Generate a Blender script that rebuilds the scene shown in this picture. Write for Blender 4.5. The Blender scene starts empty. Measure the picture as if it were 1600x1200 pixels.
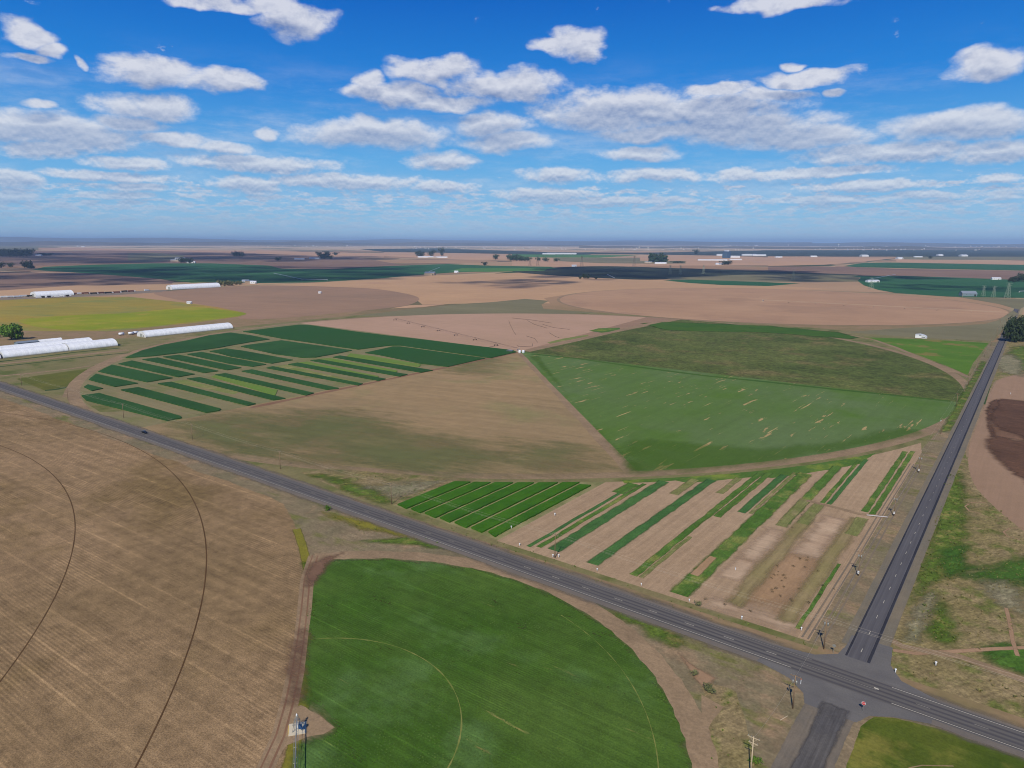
import bpy, bmesh, math, random
import numpy as np
from mathutils import Vector, Matrix, noise
from mathutils.geometry import tessellate_polygon
random.seed(7); rng = np.random.default_rng(7)
S = bpy.context.scene
COL = S.collection
R = math.radians

# ------------------------------------------------------------------ camera
# world: x runs along the highway (east), y along the side road (north), origin at the crossroads' field corner
FPX, PIT, ROLL, YAW, CX, CY, CH = 1092.709, 0.2009963, 0.0028784, -0.6426656, 38.123, -196.162, 113.491
Fv = Vector((math.cos(PIT)*math.sin(YAW), math.cos(PIT)*math.cos(YAW), -math.sin(PIT)))
Rv = Vector((math.cos(YAW), -math.sin(YAW), 0)); Uv = Rv.cross(Fv)
c_, s_ = math.cos(ROLL), math.sin(ROLL)
R2 = c_*Rv + s_*Uv; U2 = -s_*Rv + c_*Uv
CAM = Vector((CX, CY, CH))
cd = bpy.data.cameras.new('camera'); cam = bpy.data.objects.new('camera', cd); COL.objects.link(cam)
cd.sensor_width = 36; cd.lens = FPX/1600*36; cd.clip_start = 1; cd.clip_end = 200000
M = Matrix((R2, U2, -Fv)).transposed().to_4x4(); M.translation = CAM
cam.matrix_world = M
S.camera = cam
S.render.resolution_x, S.render.resolution_y = 1024, 768

def ray(px, py):
    return (Fv + R2*((px-800)/FPX) - U2*((py-600)/FPX))
def at(px, py, z=0.0):            # where a traced point of the survey photograph lies on the ground
    d = ray(px, py); t = (z-CH)/d.z
    return (CX+d.x*t, CY+d.y*t)
def crop(x0, y0, s): return lambda *p: [at(x0+a/s, y0+b/s) for a, b in p]
def P(*p): return [at(a, b) for a, b in p]

# ------------------------------------------------------------------ sun and sky
SUN_EL, SUN_AZ = 43.0, 20.0        # sun stands south-south-east of the field
sdir = Vector((math.sin(R(SUN_AZ))*math.cos(R(SUN_EL)), -math.cos(R(SUN_AZ))*math.cos(R(SUN_EL)), math.sin(R(SUN_EL))))
ld = bpy.data.lights.new('sun', 'SUN'); ld.energy = 3.6; ld.angle = R(0.53); ld.color = (1, 0.955, 0.89)
sun = bpy.data.objects.new('sun', ld); COL.objects.link(sun); sun.rotation_euler = sdir.to_track_quat('Z', 'Y').to_euler()
S.view_settings.view_transform = 'Standard'; S.view_settings.look = 'None'; S.view_settings.exposure = 0.32; S.view_settings.gamma = 1
try: S.view_settings.use_curve_mapping = False
except Exception: pass
SKY_STRENGTH = 0.115

W = bpy.data.worlds.new('World'); S.world = W; W.use_nodes = True
nt = W.node_tree; nt.nodes.clear()
class NG:
    """small node-graph writer"""
    def __init__(s, t): s.t = t
    def n(s, typ, **k):
        x = s.t.nodes.new(typ)
        for a, b in k.items(): setattr(x, a, b)
        return x
    def _in(s, sock, v):
        if v is None: return
        if isinstance(v, bpy.types.NodeSocket): s.t.links.new(v, sock)
        else: sock.default_value = v
    def m(s, op, a, b=None, c=None, clamp=False):
        x = s.n('ShaderNodeMath', operation=op, use_clamp=clamp)
        s._in(x.inputs[0], a); s._in(x.inputs[1], b); s._in(x.inputs[2], c); return x.outputs[0]
    def comb(s, x, y, z=0.0):
        n = s.n('ShaderNodeCombineXYZ'); s._in(n.inputs[0], x); s._in(n.inputs[1], y); s._in(n.inputs[2], z); return n.outputs[0]
    def sep(s, v):
        n = s.n('ShaderNodeSeparateXYZ'); s._in(n.inputs[0], v); return n.outputs
    def noise(s, v, scale=1, detail=4, rough=.5, dist=0, w=None):
        n = s.n('ShaderNodeTexNoise'); n.noise_dimensions = '3D'
        s._in(n.inputs['Vector'], v); n.inputs['Scale'].default_value = scale; n.inputs['Detail'].default_value = detail
        n.inputs['Roughness'].default_value = rough; n.inputs['Distortion'].default_value = dist; return n.outputs['Fac']
    def ss(s, v, a, b, o0=0., o1=1.):
        n = s.n('ShaderNodeMapRange', interpolation_type='SMOOTHSTEP', clamp=True)
        s._in(n.inputs[0], v); s._in(n.inputs[1], a); s._in(n.inputs[2], b); s._in(n.inputs[3], o0); s._in(n.inputs[4], o1); return n.outputs[0]
    def mix(s, f, a, b, bt='MIX'):
        n = s.n('ShaderNodeMix', data_type='RGBA', blend_type=bt)
        s._in(n.inputs[0], f)
        for sock, v in ((n.inputs[6], a), (n.inputs[7], b)):
            s._in(sock, tuple(v)+(1,) if isinstance(v, (tuple, list)) and len(v) == 3 else v)
        return n.outputs[2]
    def scale(s, v, k):
        n = s.n('ShaderNodeVectorMath', operation='SCALE'); s._in(n.inputs[0], v); s._in(n.inputs['Scale'], k); return n.outputs[0]
def lin(r, g, b): return tuple(((x/255)/12.92 if x < 10.3 else ((x/255+.055)/1.055)**2.4) for x in (r, g, b))

# clouds of the sky, each by its bearing and height above the horizon (degrees worked out from the view)
CL = [(50,50,44,15),(88,72,32,12),(45,85,38,8),(140,95,9,8),(232,112,72,22),(345,126,58,19),(340,4,70,12),(462,30,56,27),(425,8,55,14),
 (60,163,38,8),(232,168,78,19),(88,205,160,27),(60,234,64,14),(200,192,55,13),(262,218,60,11),(350,230,40,11),(415,206,19,10),
 (200,254,68,10),(398,254,125,13),(170,276,108,8),(218,293,60,7),(185,306,62,6),(390,288,62,13),(540,283,125,12),(690,292,52,10),
 (590,208,125,22),(568,190,32,13),(685,112,70,20),(795,135,92,22),(612,148,72,18),(576,128,26,14),(700,160,62,12),(768,195,60,19),(790,222,70,13),
 (690,250,56,14),(900,72,42,24),(862,74,30,11),(870,272,56,12),(1020,275,78,10),(850,303,82,9),(960,314,130,6),
 (975,172,132,32),(1120,172,125,24),(1030,207,95,13),(1150,200,145,22),(1000,240,62,12),(1245,217,125,18),(1125,140,62,11),(1195,150,62,12),
 (1265,121,72,10),(1242,103,13,6),(1305,143,20,8),(1230,4,85,13),(1548,97,56,25),(1500,196,135,22),(1400,238,155,15),(1555,235,75,18),
 (1160,273,56,9),(1280,268,115,8),(1350,290,115,8),(1300,311,95,6),(1450,304,85,6),(1560,280,36,8),(1575,305,34,6),(20,280,45,14),(10,305,60,8)]
g = NG(nt)
tc = g.n('ShaderNodeTexCoord').outputs['Generated']
def dotv(v, d):
    n = g.n('ShaderNodeVectorMath', operation='DOT_PRODUCT'); g._in(n.inputs[0], v); n.inputs[1].default_value = tuple(d); return n.outputs['Value']
Fh = Vector((Fv.x, Fv.y, 0)).normalized(); Rh = Vector((Rv.x, Rv.y, 0))
fx, rx_, upz = dotv(tc, Fh), dotv(tc, Rh), dotv(tc, (0, 0, 1))
AZ = g.m('ARCTAN2', rx_, fx); EL = g.m('ARCSINE', g.m('MAXIMUM', upz, -0.99))
def azel(px, py):
    d = ray(px, py).normalized(); return math.atan2(d.dot(Rh), d.dot(Fh)), math.asin(d.z)
def field(q, az, el):
    """cloud density at a direction and a little above it"""
    ele = q.m('MAXIMUM', q.m('ADD', el, 0.035), 0.012); lg = q.m('LOGARITHM', ele, 2.71828)
    U_ = q.m('DIVIDE', az, ele); up = q.m('MULTIPLY', ele, .085); lg2 = q.m('ADD', lg, .085)
    nv = q.comb(az, q.m('MULTIPLY', el, 1.7), 0.0); nv2 = q.comb(az, q.m('MULTIPLY', q.m('ADD', el, q.m('MULTIPLY', ele, .030)), 1.7), 0.0); lowf = q.ss(el, .17, .07)
    wn = q.n('ShaderNodeTexNoise'); q._in(wn.inputs['Vector'], nv); wn.inputs['Scale'].default_value = 16; wn.inputs['Detail'].default_value = 2
    wx, wy, wz = q.sep(wn.outputs['Color'])
    azw = q.m('ADD', az, q.m('MULTIPLY', q.m('MULTIPLY', q.m('SUBTRACT', wx, .5), ele), .26))
    elw = q.m('ADD', el, q.m('MULTIPLY', q.m('MULTIPLY', q.m('SUBTRACT', wy, .5), ele), .14))
    b0 = b1 = None
    for (x, y, a, b) in CL:
        A0, E0 = azel(x, y); ra = abs(azel(x+a, y)[0]-azel(x-a, y)[0])/2*1.06; rb = abs(azel(x, y-b)[1]-azel(x, y+b)[1])/2*1.1
        dx = q.m('MULTIPLY_ADD', azw, 1/ra, -A0/ra); dy = q.m('MULTIPLY_ADD', elw, 1/rb, -E0/rb); dy2 = q.m('MULTIPLY_ADD', up, 1/rb, dy); x2 = q.m('MULTIPLY', dx, dx)
        f0 = q.m('MULTIPLY_ADD', dy, dy, x2); f1 = q.m('MULTIPLY_ADD', dy2, dy2, x2)
        b0 = f0 if b0 is None else q.m('MINIMUM', b0, f0); b1 = f1 if b1 is None else q.m('MINIMUM', b1, f1)
    band = q.m('MULTIPLY', q.ss(el, .002, .012), q.ss(el, .10, .05))
    far = q.noise(q.comb(q.m('MULTIPLY', az, 8.5), q.m('MULTIPLY', lg, 3.6), 3.1), 4.4, 7, .62)
    farf = q.m('ADD', q.m('MULTIPLY_ADD', far, 6.5, -3.15), q.m('MULTIPLY', q.m('SUBTRACT', band, 1.0), 1.8))
    base = q.m('MAXIMUM', q.m('MAXIMUM', q.m('SUBTRACT', 1.0, b0), -1.3), farf)
    n = []
    for v in (nv, nv2):
        nA = q.noise(v, 20.0, 9, .66, .1); nB = q.noise(v, 48.0, 7, .64, .1); n.append(q.m('ADD', q.m('MULTIPLY', nB, lowf), q.m('MULTIPLY', nA, q.m('SUBTRACT', 1.0, lowf))))
    D = q.m('ADD', q.m('MULTIPLY_ADD', q.m('SUBTRACT', n[0], .5), 3.0, base), .22)
    B1 = q.m('MAXIMUM', q.m('SUBTRACT', 1.0, b1), q.m('MULTIPLY', farf, .4))
    return D, B1, q.m('SUBTRACT', n[0], n[1])
D0, B1, REL = field(g, AZ, EL)
sky = g.n('ShaderNodeTexSky'); sky.sky_type = 'NISHITA'; sky.sun_disc = False
sky.sun_elevation = R(SUN_EL); sky.sun_rotation = R(180-SUN_AZ) ; sky.altitude = 400; sky.air_density = 1.0; sky.dust_density = 0.25; sky.ozone_density = 2.6
hs = g.n('ShaderNodeHueSaturation'); g._in(hs.inputs['Color'], sky.outputs[0]); hs.inputs['Saturation'].default_value = 1.28; hs.inputs['Value'].default_value = 1.0
skyc = g.scale(hs.outputs[0], SKY_STRENGTH)
# deep blue overhead, paler towards the horizon
def ramp(v, stops):
    n = g.n('ShaderNodeValToRGB'); g._in(n.inputs[0], v); cr = n.color_ramp
    while len(cr.elements) > 1: cr.elements.remove(cr.elements[-1])
    cr.elements[0].position = stops[0][0]; cr.elements[0].color = stops[0][1]+(1,)
    for p_, c in stops[1:]: e = cr.elements.new(p_); e.color = c+(1,)
    return n.outputs[0]
EXK = 1/2**S.view_settings.exposure
def K(c): return tuple(x*EXK for x in c)
blue = ramp(g.m('MULTIPLY', EL, 2.0), [(0, K(lin(158, 196, 226))), (.07, K(lin(132, 188, 228))), (.22, K(lin(88, 166, 226))), (.40, K(lin(26, 128, 214))), (.60, K(lin(0, 98, 194))), (1.0, K(lin(0, 70, 156)))])
skyc = g.mix(.95, skyc, blue)
veil = g.noise(g.comb(g.m('MULTIPLY', AZ, .8), g.m('MULTIPLY', EL, 3.4), 5.0), 5.0, 9, .68)
veil = g.m('MULTIPLY', g.m('MULTIPLY', g.ss(veil, .44, .74), .55), g.m('MULTIPLY', g.ss(EL, .01, .05), g.ss(EL, .25, .12)))
alpha = g.m('MULTIPLY', g.ss(D0, -.35, .95), g.ss(EL, 0.0, .07, .5, .96))
alpha = g.m('MAXIMUM', alpha, veil)
thick = g.m('SUBTRACT', g.m('MULTIPLY_ADD', g.ss(B1, -.5, .95), .56, .10), g.m('MULTIPLY', REL, 1.8), clamp=True)
lit = ramp(g.m('MULTIPLY', EL, 2.0), [(0, K(lin(182, 206, 228))), (.15, K(lin(212, 221, 234))), (.4, K(lin(218, 221, 232))), (1, K(lin(204, 208, 226)))])
dark = ramp(g.m('MULTIPLY', EL, 2.0), [(0, K(lin(140, 176, 212))), (.15, K(lin(132, 160, 200))), (.4, K(lin(116, 138, 182))), (1, K(lin(108, 130, 182)))])
cc = g.mix(thick, lit, dark)
fin = g.mix(alpha, skyc, cc)
bg = g.n('ShaderNodeBackground'); g._in(bg.inputs[0], fin); bg.inputs[1].default_value = 1.0
out = g.n('ShaderNodeOutputWorld'); nt.links.new(bg.outputs[0], out.inputs[0])
W.cycles.sampling_method = 'MANUAL'; W.cycles.sample_map_resolution = 256
S.cycles.transparent_max_bounces = 24; S.cycles.filter_width = 1.05
S.cycles.volume_bounces = 0; S.cycles.max_bounces = 5; S.cycles.diffuse_bounces = 2

# ------------------------------------------------------------------ helpers
KALB = 0.80
def alb(c):
    return tuple(min(.85, x*KALB*k) for x, k in zip(lin(*c), (1.09, 1.0, .80) if max(c) < 215 else (1, 1, 1)))
def tag(o, label=None, cat=None, group=None, kind=None):
    if label: o['label'] = label
    if cat: o['category'] = cat
    if group: o['group'] = group
    if kind: o['kind'] = kind
    return o
MATS = {}
def pmat(name, c, rough=.8, metal=0, spec=.3, var=.12, vs=1.5):
    """paint, metal or wood with a little wear"""
    k = (name,)
    if k in MATS: return MATS[k]
    m = bpy.data.materials.new(name); m.use_nodes = True; t = m.node_tree; q = NG(t); b = t.nodes['Principled BSDF']
    pos = q.n('ShaderNodeTexCoord').outputs['Object']
    n = q.noise(pos, vs, 5, .6)
    a = alb(c); q._in(b.inputs['Base Color'], q.mix(n, tuple(x*(1-var) for x in a), tuple(min(.9, x*(1+var)) for x in a)))
    b.inputs['Roughness'].default_value = rough; b.inputs['Metallic'].default_value = metal; b.inputs['Specular IOR Level'].default_value = spec
    MATS[k] = m; return m
def fmat(name, c1, c2, s=60, ang=0, streak=0.5, slen=90, swid=4, rows=0, rper=2.6, rlen=40, patch=None, fine=.25, fs=.8, soft=None, mot=.0, ms=6, bump=.0, third=None, lines=None, opa=1.0):
    """ground cover: broad tone changes, streaks and rows along the direction of work, patches, fine grain"""
    m = bpy.data.materials.new(name); m.use_nodes = True; t = m.node_tree; q = NG(t); b = t.nodes['Principled BSDF']
    pos = q.n('ShaderNodeNewGeometry').outputs['Position']
    mp = q.n('ShaderNodeVectorRotate', rotation_type='Z_AXIS'); q._in(mp.inputs['Vector'], pos); mp.inputs['Angle'].default_value = -R(ang)
    x, y, z = q.sep(mp.outputs[0])
    seed = (sum(ord(ch)*(i+3) for i, ch in enumerate(name)) % 97)*13.7
    ps = q.comb(x, y, seed)
    broad = q.ss(q.noise(ps, 1/s, 5, .58), .3, .7)
    col = q.mix(broad, alb(c1), alb(c2))
    if third: col = q.mix(q.ss(q.noise(q.comb(x, y, seed+55), 1/(s*.6), 5, .62), .50, .68), col, alb(third))
    val = None
    def mul(v, k):
        nonlocal val
        w = q.m('MULTIPLY_ADD', q.m('SUBTRACT', v, .5), k, 1.0)
        val = w if val is None else q.m('MULTIPLY', val, w)
    if streak: mul(q.noise(q.comb(q.m('MULTIPLY', x, 1/slen), q.m('MULTIPLY', y, 1/swid), seed), 1.0, 4, .65), streak*1.6)
    if rows:
        wv = q.n('ShaderNodeTexWave', wave_type='BANDS', bands_direction='Y')
        q._in(wv.inputs['Vector'], q.comb(q.m('MULTIPLY', x, .02), y, 0)); wv.inputs['Scale'].default_value = 0.31416*2*1.0/rper/1.0
        wv.inputs['Distortion'].default_value = .7; wv.inputs['Detail'].default_value = 2; wv.inputs['Detail Scale'].default_value = 1.2
        amp = q.ss(q.noise(q.comb(x, y, seed+20), 1/rlen, 3, .5), .42, .68)
        val2 = q.m('MULTIPLY_ADD', q.m('MULTIPLY', q.m('SUBTRACT', wv.outputs['Fac'], .5), amp), rows, 1.0)
        val = val2 if val is None else q.m('MULTIPLY', val, val2)
    if lines:                      # thin pale tramlines left by the machines
        lp, lw, lk = lines
        yy = q.m('ADD', y, q.m('MULTIPLY', q.noise(q.comb(q.m('MULTIPLY', x, .01), y, seed+4), .05, 2), 5.0))
        fr = q.m('ABSOLUTE', q.m('SUBTRACT', q.m('FRACT', q.m('MULTIPLY', yy, 1/lp)), .5))
        ln = q.m('MULTIPLY', q.ss(fr, lw/lp, lw/lp*.3), q.ss(q.noise(q.comb(q.m('MULTIPLY', x, .03), q.m('MULTIPLY', y, .2), seed+6), 1, 3, .6), .4, .62))
        lv = q.m('MULTIPLY_ADD', ln, lk, 1.0); val = lv if val is None else q.m('MULTIPLY', val, lv)
    if mot: mul(q.ss(q.noise(q.comb(x, q.m('MULTIPLY', y, 1.6), seed+9), 1/ms, 6, .7), .32, .68), mot)
    fn = q.noise(ps, 1/fs, 4, .75)
    if fine: mul(q.ss(fn, .25, .75), fine)
    mul(q.noise(ps, 1/(fs*9), 3, .6), fine*1.2)
    if patch:
        for i, (pc, psc, thr, w, stretch) in enumerate(patch):
            pn = q.noise(q.comb(q.m('MULTIPLY', x, 1/stretch), y, seed+31*i+5), 1/psc, 5, .62)
            col = q.mix(q.ss(pn, thr, thr+w), col, alb(pc))
    col = q.scale(col, val)
    q._in(b.inputs['Base Color'], col)
    b.inputs['Roughness'].default_value = .95; b.inputs['Specular IOR Level'].default_value = .08
    if soft:
        at_ = q.n('ShaderNodeAttribute'); at_.attribute_name = 'edge'
        ns = q.noise(q.comb(q.m('MULTIPLY', x, .35), y, seed+70), 1/soft, 8, .74)
        a = q.ss(q.m('ADD', q.m('MULTIPLY', at_.outputs['Fac'], .9), q.m('MULTIPLY', q.m('SUBTRACT', ns, .5), 2.6)), -.45, .85, 0, opa)
        q._in(b.inputs['Alpha'], a)
    if bump:
        bn = q.n('ShaderNodeBump'); bn.inputs['Strength'].default_value = bump; bn.inputs['Distance'].default_value = .25
        q._in(bn.inputs['Height'], fn); q._in(b.inputs['Normal'], bn.outputs[0])
    return m

def mesh_obj(name, verts, faces, mat, parent=None, smooth=False):
    me = bpy.data.meshes.new(name); me.from_pydata([tuple(v) for v in verts], [], faces); me.update()
    o = bpy.data.objects.new(name, me); COL.objects.link(o)
    for m in (mat if isinstance(mat, (list, tuple)) else [mat]): me.materials.append(m)
    if smooth: me.shade_smooth()
    if parent: o.parent = parent
    return o
def smoothed(pts, k=6):
    n = len(pts); out = []
    for i in range(n):
        a, b, c, d = (Vector(pts[(i+j-1) % n]) for j in range(4))
        for s in range(k):
            t = s/k
            out.append(tuple(.5*((2*b)+(-a+c)*t+(2*a-5*b+4*c-d)*t*t+(-a+3*b-3*c+d)*t**3)))
    return out
def area2(p): return sum(p[i][0]*p[(i+1) % len(p)][1]-p[(i+1) % len(p)][0]*p[i][1] for i in range(len(p)))
def sheet(name, pts, mat, z, label, cat='ground', smooth=False, inset=0, kind='structure', rough=0, high=0):
    if name in ('grass_patch', 'soil_patch') and inset: inset *= 2.6
    pts = [(p[0], p[1]) for p in pts]
    if smooth: pts = smoothed(pts)
    if area2(pts) < 0: pts = pts[::-1]
    if rough:                      # worked edges are never ruled lines: split and shift a little
        out = []
        for i in range(len(pts)):
            a, b = Vector(pts[i]), Vector(pts[(i+1) % len(pts)]); L = (b-a).length; k = max(1, min(60, int(L/(rough*5))))
            nrm = Vector((-(b-a).y, (b-a).x))/max(L, 1e-6)
            for j in range(k):
                q = a.lerp(b, j/k); q = q + nrm*(noise.noise(Vector((q.x/(rough*6), q.y/(rough*6), 3)))*rough + random.uniform(-.25, .25)*rough)
                out.append((q.x, q.y))
        pts = out
    if not inset:
        n = len(pts); tri = tessellate_polygon([[Vector((p[0], p[1], 0)) for p in pts]])
        vs = [(p[0], p[1], z) for p in pts]; fs = []
        for t in tri:
            a = [Vector(vs[i]) for i in t]
            fs.append(tuple(t) if (a[1]-a[0]).cross(a[2]-a[0]).z > 0 else tuple(reversed(t)))
        if high:                   # standing crop: the sheet is the top of the canopy
            vs = [(x, y, z+high) for x, y, _ in vs]+[(x, y, z) for x, y, _ in vs]; fs += [(i, n+i, n+(i+1) % n, (i+1) % n) for i in range(n)]
        o = mesh_obj(name, vs, fs, mat)
    else:                          # a ragged edge: the sheet carries its distance from the outline
        Q = np.array(pts, float); lo = Q.min(0)-inset; hi = Q.max(0)+inset; st = max(inset/2.2, max(hi-lo)/90)
        gx = np.arange(lo[0], hi[0]+st, st); gy = np.arange(lo[1], hi[1]+st, st); X, Y = np.meshgrid(gx, gy); Pq = np.stack([X.ravel(), Y.ravel()], 1)
        dm = np.full(len(Pq), 1e9); ins = np.zeros(len(Pq), bool)
        for i in range(len(Q)):
            a, b = Q[i], Q[(i+1) % len(Q)]; ab = b-a; tt = np.clip(((Pq-a)@ab)/max(ab@ab, 1e-9), 0, 1); dm = np.minimum(dm, np.hypot(*(Pq-a-tt[:, None]*ab).T))
            c = (a[1] > Pq[:, 1]) != (b[1] > Pq[:, 1])
            with np.errstate(divide='ignore', invalid='ignore'): xi = (b[0]-a[0])*(Pq[:, 1]-a[1])/(b[1]-a[1])+a[0]
            ins ^= c & (Pq[:, 0] < xi)
        sd = np.clip(np.where(ins, dm, -dm)/inset, -1, 1); W_ = len(gx); fs = []
        for j in range(len(gy)-1):
            for i in range(W_-1):
                k = j*W_+i
                if max(sd[k], sd[k+1], sd[k+W_], sd[k+W_+1]) > -.7: fs.append((k, k+1, k+W_+1, k+W_))
        used = sorted({v for f in fs for v in f}); rm = {v: i for i, v in enumerate(used)}
        o = mesh_obj(name, [(Pq[v, 0], Pq[v, 1], z) for v in used], [tuple(rm[v] for v in f) for f in fs], mat)
        at_ = o.data.attributes.new('edge', 'FLOAT', 'POINT'); at_.data.foreach_set('value', [float(sd[v]) for v in used])
    tag(o, label, cat, kind=kind); note(o, z)
    return o
SHEETS = []
def settle():
    """lay every sheet a few millimetres above whatever it overlaps"""
    L = []
    for z, k, o, bb in sorted(SHEETS, key=lambda e: (e[0], e[1])):
        far_ = min(math.hypot(max(bb[0]-CX, 0, CX-bb[1]), max(bb[2]-CY, 0, CY-bb[3])), 1e9) > 1250
        step = .04 if far_ else .0045; base = 0.0
        for zz, b2 in L:
            if bb[0] < b2[1] and b2[0] < bb[1] and bb[2] < b2[3] and b2[2] < bb[3]: base = max(base, zz)
        nz_ = base+step; L.append((nz_, bb)); o.location.z = nz_-z
def note(o, z):
    v = np.empty(len(o.data.vertices)*3); o.data.vertices.foreach_get('co', v); v = v.reshape(-1, 3)
    SHEETS.append((z, len(SHEETS), o, (v[:, 0].min(), v[:, 0].max(), v[:, 1].min(), v[:, 1].max())))
def strip_line(name, pts, w, mat, z, label, cat='track', closed=False, jit=0, kind='structure', soft=False):
    """a ribbon of width w along a polyline on the ground"""
    pts = [Vector((p[0], p[1])) for p in pts]; n = len(pts); vs = []; ed = []
    for i, p in enumerate(pts):
        a = pts[i-1] if (i or closed) else p; b = pts[(i+1) % n] if (i < n-1 or closed) else p
        t = (b-a).normalized(); nr = Vector((-t.y, t.x)); ww = w*(1+random.uniform(-jit, jit))/2
        cols = ((-1, -1), (-.5, 1), (.5, 1), (1, -1)) if soft else ((-1, 1), (1, 1))
        for s, e in cols: q = p+nr*ww*s; vs.append((q.x, q.y, z)); ed.append(float(e))
    k = 4 if soft else 2; fs = []
    for i in range(n if closed else n-1):
        j = (i+1) % n
        for c in range(k-1): fs.append((i*k+c, i*k+c+1, j*k+c+1, j*k+c)[::-1])
    o = mesh_obj(name, vs, fs, mat)
    if soft:
        at_ = o.data.attributes.new('edge', 'FLOAT', 'POINT'); at_.data.foreach_set('value', ed)
    note(o, z)
    return tag(o, label, cat, kind=kind)
def arc(cx, cy, r, a0, a1, n=60):
    return [(cx+r*math.cos(R(a0+(a1-a0)*i/n)), cy+r*math.sin(R(a0+(a1-a0)*i/n))) for i in range(n+1)]
def rect(u0, u1, v0, v1): return [(u0, v0), (u1, v0), (u1, v1), (u0, v1)]

# highway centre line follows a slight bend
def hv(u): return -9.84-0.01594*u-1.118e-5*u*u if u < 60 else -9.84-0.01594*60-1.118e-5*3600-(u-60)*.0173
def hline(off, u0, u1, step=12): 
    n = max(2, int(abs(u1-u0)/step)); return [(u0+(u1-u0)*i/n, hv(u0+(u1-u0)*i/n)+off) for i in range(n+1)]
def hband(o0, o1, u0, u1): return hline(o0, u0, u1)+hline(o1, u0, u1)[::-1]

# ------------------------------------------------------------------ terrain
def ground_material():
    m = bpy.data.materials.new('open_farmland'); m.use_nodes = True; t = m.node_tree; q = NG(t); b = t.nodes['Principled BSDF']
    pos = q.n('ShaderNodeNewGeometry').outputs['Position']; x, y, z = q.sep(pos)
    # quarter sections (805 m squares), many with a round pivot field
    def cell(v, o): 
        f = q.m('DIVIDE', q.m('ADD', v, o), 805.0); fl = q.m('FLOOR', f); return fl, q.m('SUBTRACT', f, fl)
    cx, fx = cell(x, 795.); cy, fy = cell(y, 12.)
    wn = q.n('ShaderNodeTexWhiteNoise'); wn.noise_dimensions = '2D'; q._in(wn.inputs['Vector'], q.comb(cx, cy, 0))
    r = q.n('ShaderNodeValToRGB'); q._in(r.inputs[0], wn.outputs['Value']); cr = r.color_ramp; cr.interpolation = 'CONSTANT'
    cols = [(150,124,104),(168,140,116),(120,104,90),(184,154,128),(96,98,78),(140,116,98),(172,150,126),(84,104,72),(128,112,94),(196,170,140)]
    cr.elements.remove(cr.elements[1]); cr.elements[0].color = alb(cols[0])+(1,)
    for i, c in enumerate(cols[1:]): e = cr.elements.new((i+1)/len(cols)); e.color = alb(c)+(1,)
    wn2 = q.n('ShaderNodeTexWhiteNoise'); wn2.noise_dimensions = '2D'; q._in(wn2.inputs['Vector'], q.comb(q.m('ADD', cx, 31.5), cy, 0))
    r2 = q.n('ShaderNodeValToRGB'); q._in(r2.inputs[0], wn2.outputs['Value']); cr = r2.color_ramp; cr.interpolation = 'CONSTANT'
    cols = [(172,142,118),(58,92,58),(186,156,130),(150,122,102),(196,166,138),(112,98,84),(160,132,110),(70,84,60),(178,150,126)]
    cr.elements.remove(cr.elements[1]); cr.elements[0].color = alb(cols[0])+(1,)
    for i, c in enumerate(cols[1:]): e = cr.elements.new((i+1)/len(cols)); e.color = alb(c)+(1,)
    dx, dy = q.m('SUBTRACT', fx, .5), q.m('SUBTRACT', fy, .5)
    rr = q.m('SQRT', q.m('ADD', q.m('MULTIPLY', dx, dx), q.m('MULTIPLY', dy, dy)))
    far = q.mix(q.ss(rr, .492, .488), r.outputs[0], r2.outputs[0])
    brd = q.m('MAXIMUM', q.m('ABSOLUTE', dx), q.m('ABSOLUTE', dy))
    far = q.mix(q.ss(brd, .486, .49), far, alb((158, 146, 122)))
    bn = q.noise(q.comb(x, y, 3), 1/900, 5, .6); far = q.scale(far, q.m('MULTIPLY_ADD', q.m('SUBTRACT', bn, .5), .7, 1.0))
    # scrub and settlement tint beyond ten kilometres
    dist = q.m('SQRT', q.m('ADD', q.m('POWER', x, 2), q.m('POWER', y, 2)))
    sc = q.mix(q.ss(q.noise(q.comb(x, y, 8), 1/1400, 6, .7), .48, .62), alb((206, 184, 162)), alb((112, 116, 96)))
    far = q.mix(q.ss(dist, 7500, 11000), far, sc)
    n1 = q.noise(q.comb(x, y, 0), 1/22, 6, .62); n2 = q.noise(q.comb(x, y, 5), 1/2.2, 5, .72)
    near = q.mix(q.ss(n1, .35, .68), alb((150, 128, 106)), alb((134, 122, 92)))
    near = q.scale(near, q.m('MULTIPLY_ADD', q.m('SUBTRACT', n2, .5), .6, 1.0))
    col = q.mix(q.ss(dist, 900, 1300), near, far)
    q._in(b.inputs['Base Color'], col); b.inputs['Roughness'].default_value = .95; b.inputs['Specular IOR Level'].default_value = .05
    return m
GM = ground_material()
rings = [0, 60, 150, 400, 1000, 2500, 6000, 14000, 30000, 60000]; vs = [(0, 0, 0)]; fs = []; NS = 72
for r in rings[1:]:
    for k in range(NS): a = 2*math.pi*k/NS; vs.append((r*math.cos(a), r*math.sin(a), 0))
for k in range(NS): fs.append((0, 1+k, 1+(k+1) % NS))
for i in range(len(rings)-2):
    for k in range(NS):
        a, b = 1+i*NS, 1+(i+1)*NS; fs.append((a+k, b+k, b+(k+1) % NS, a+(k+1) % NS))
tag(mesh_obj('ground', vs, fs, GM), 'open farmland reaching to the horizon', 'ground', kind='structure')

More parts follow.
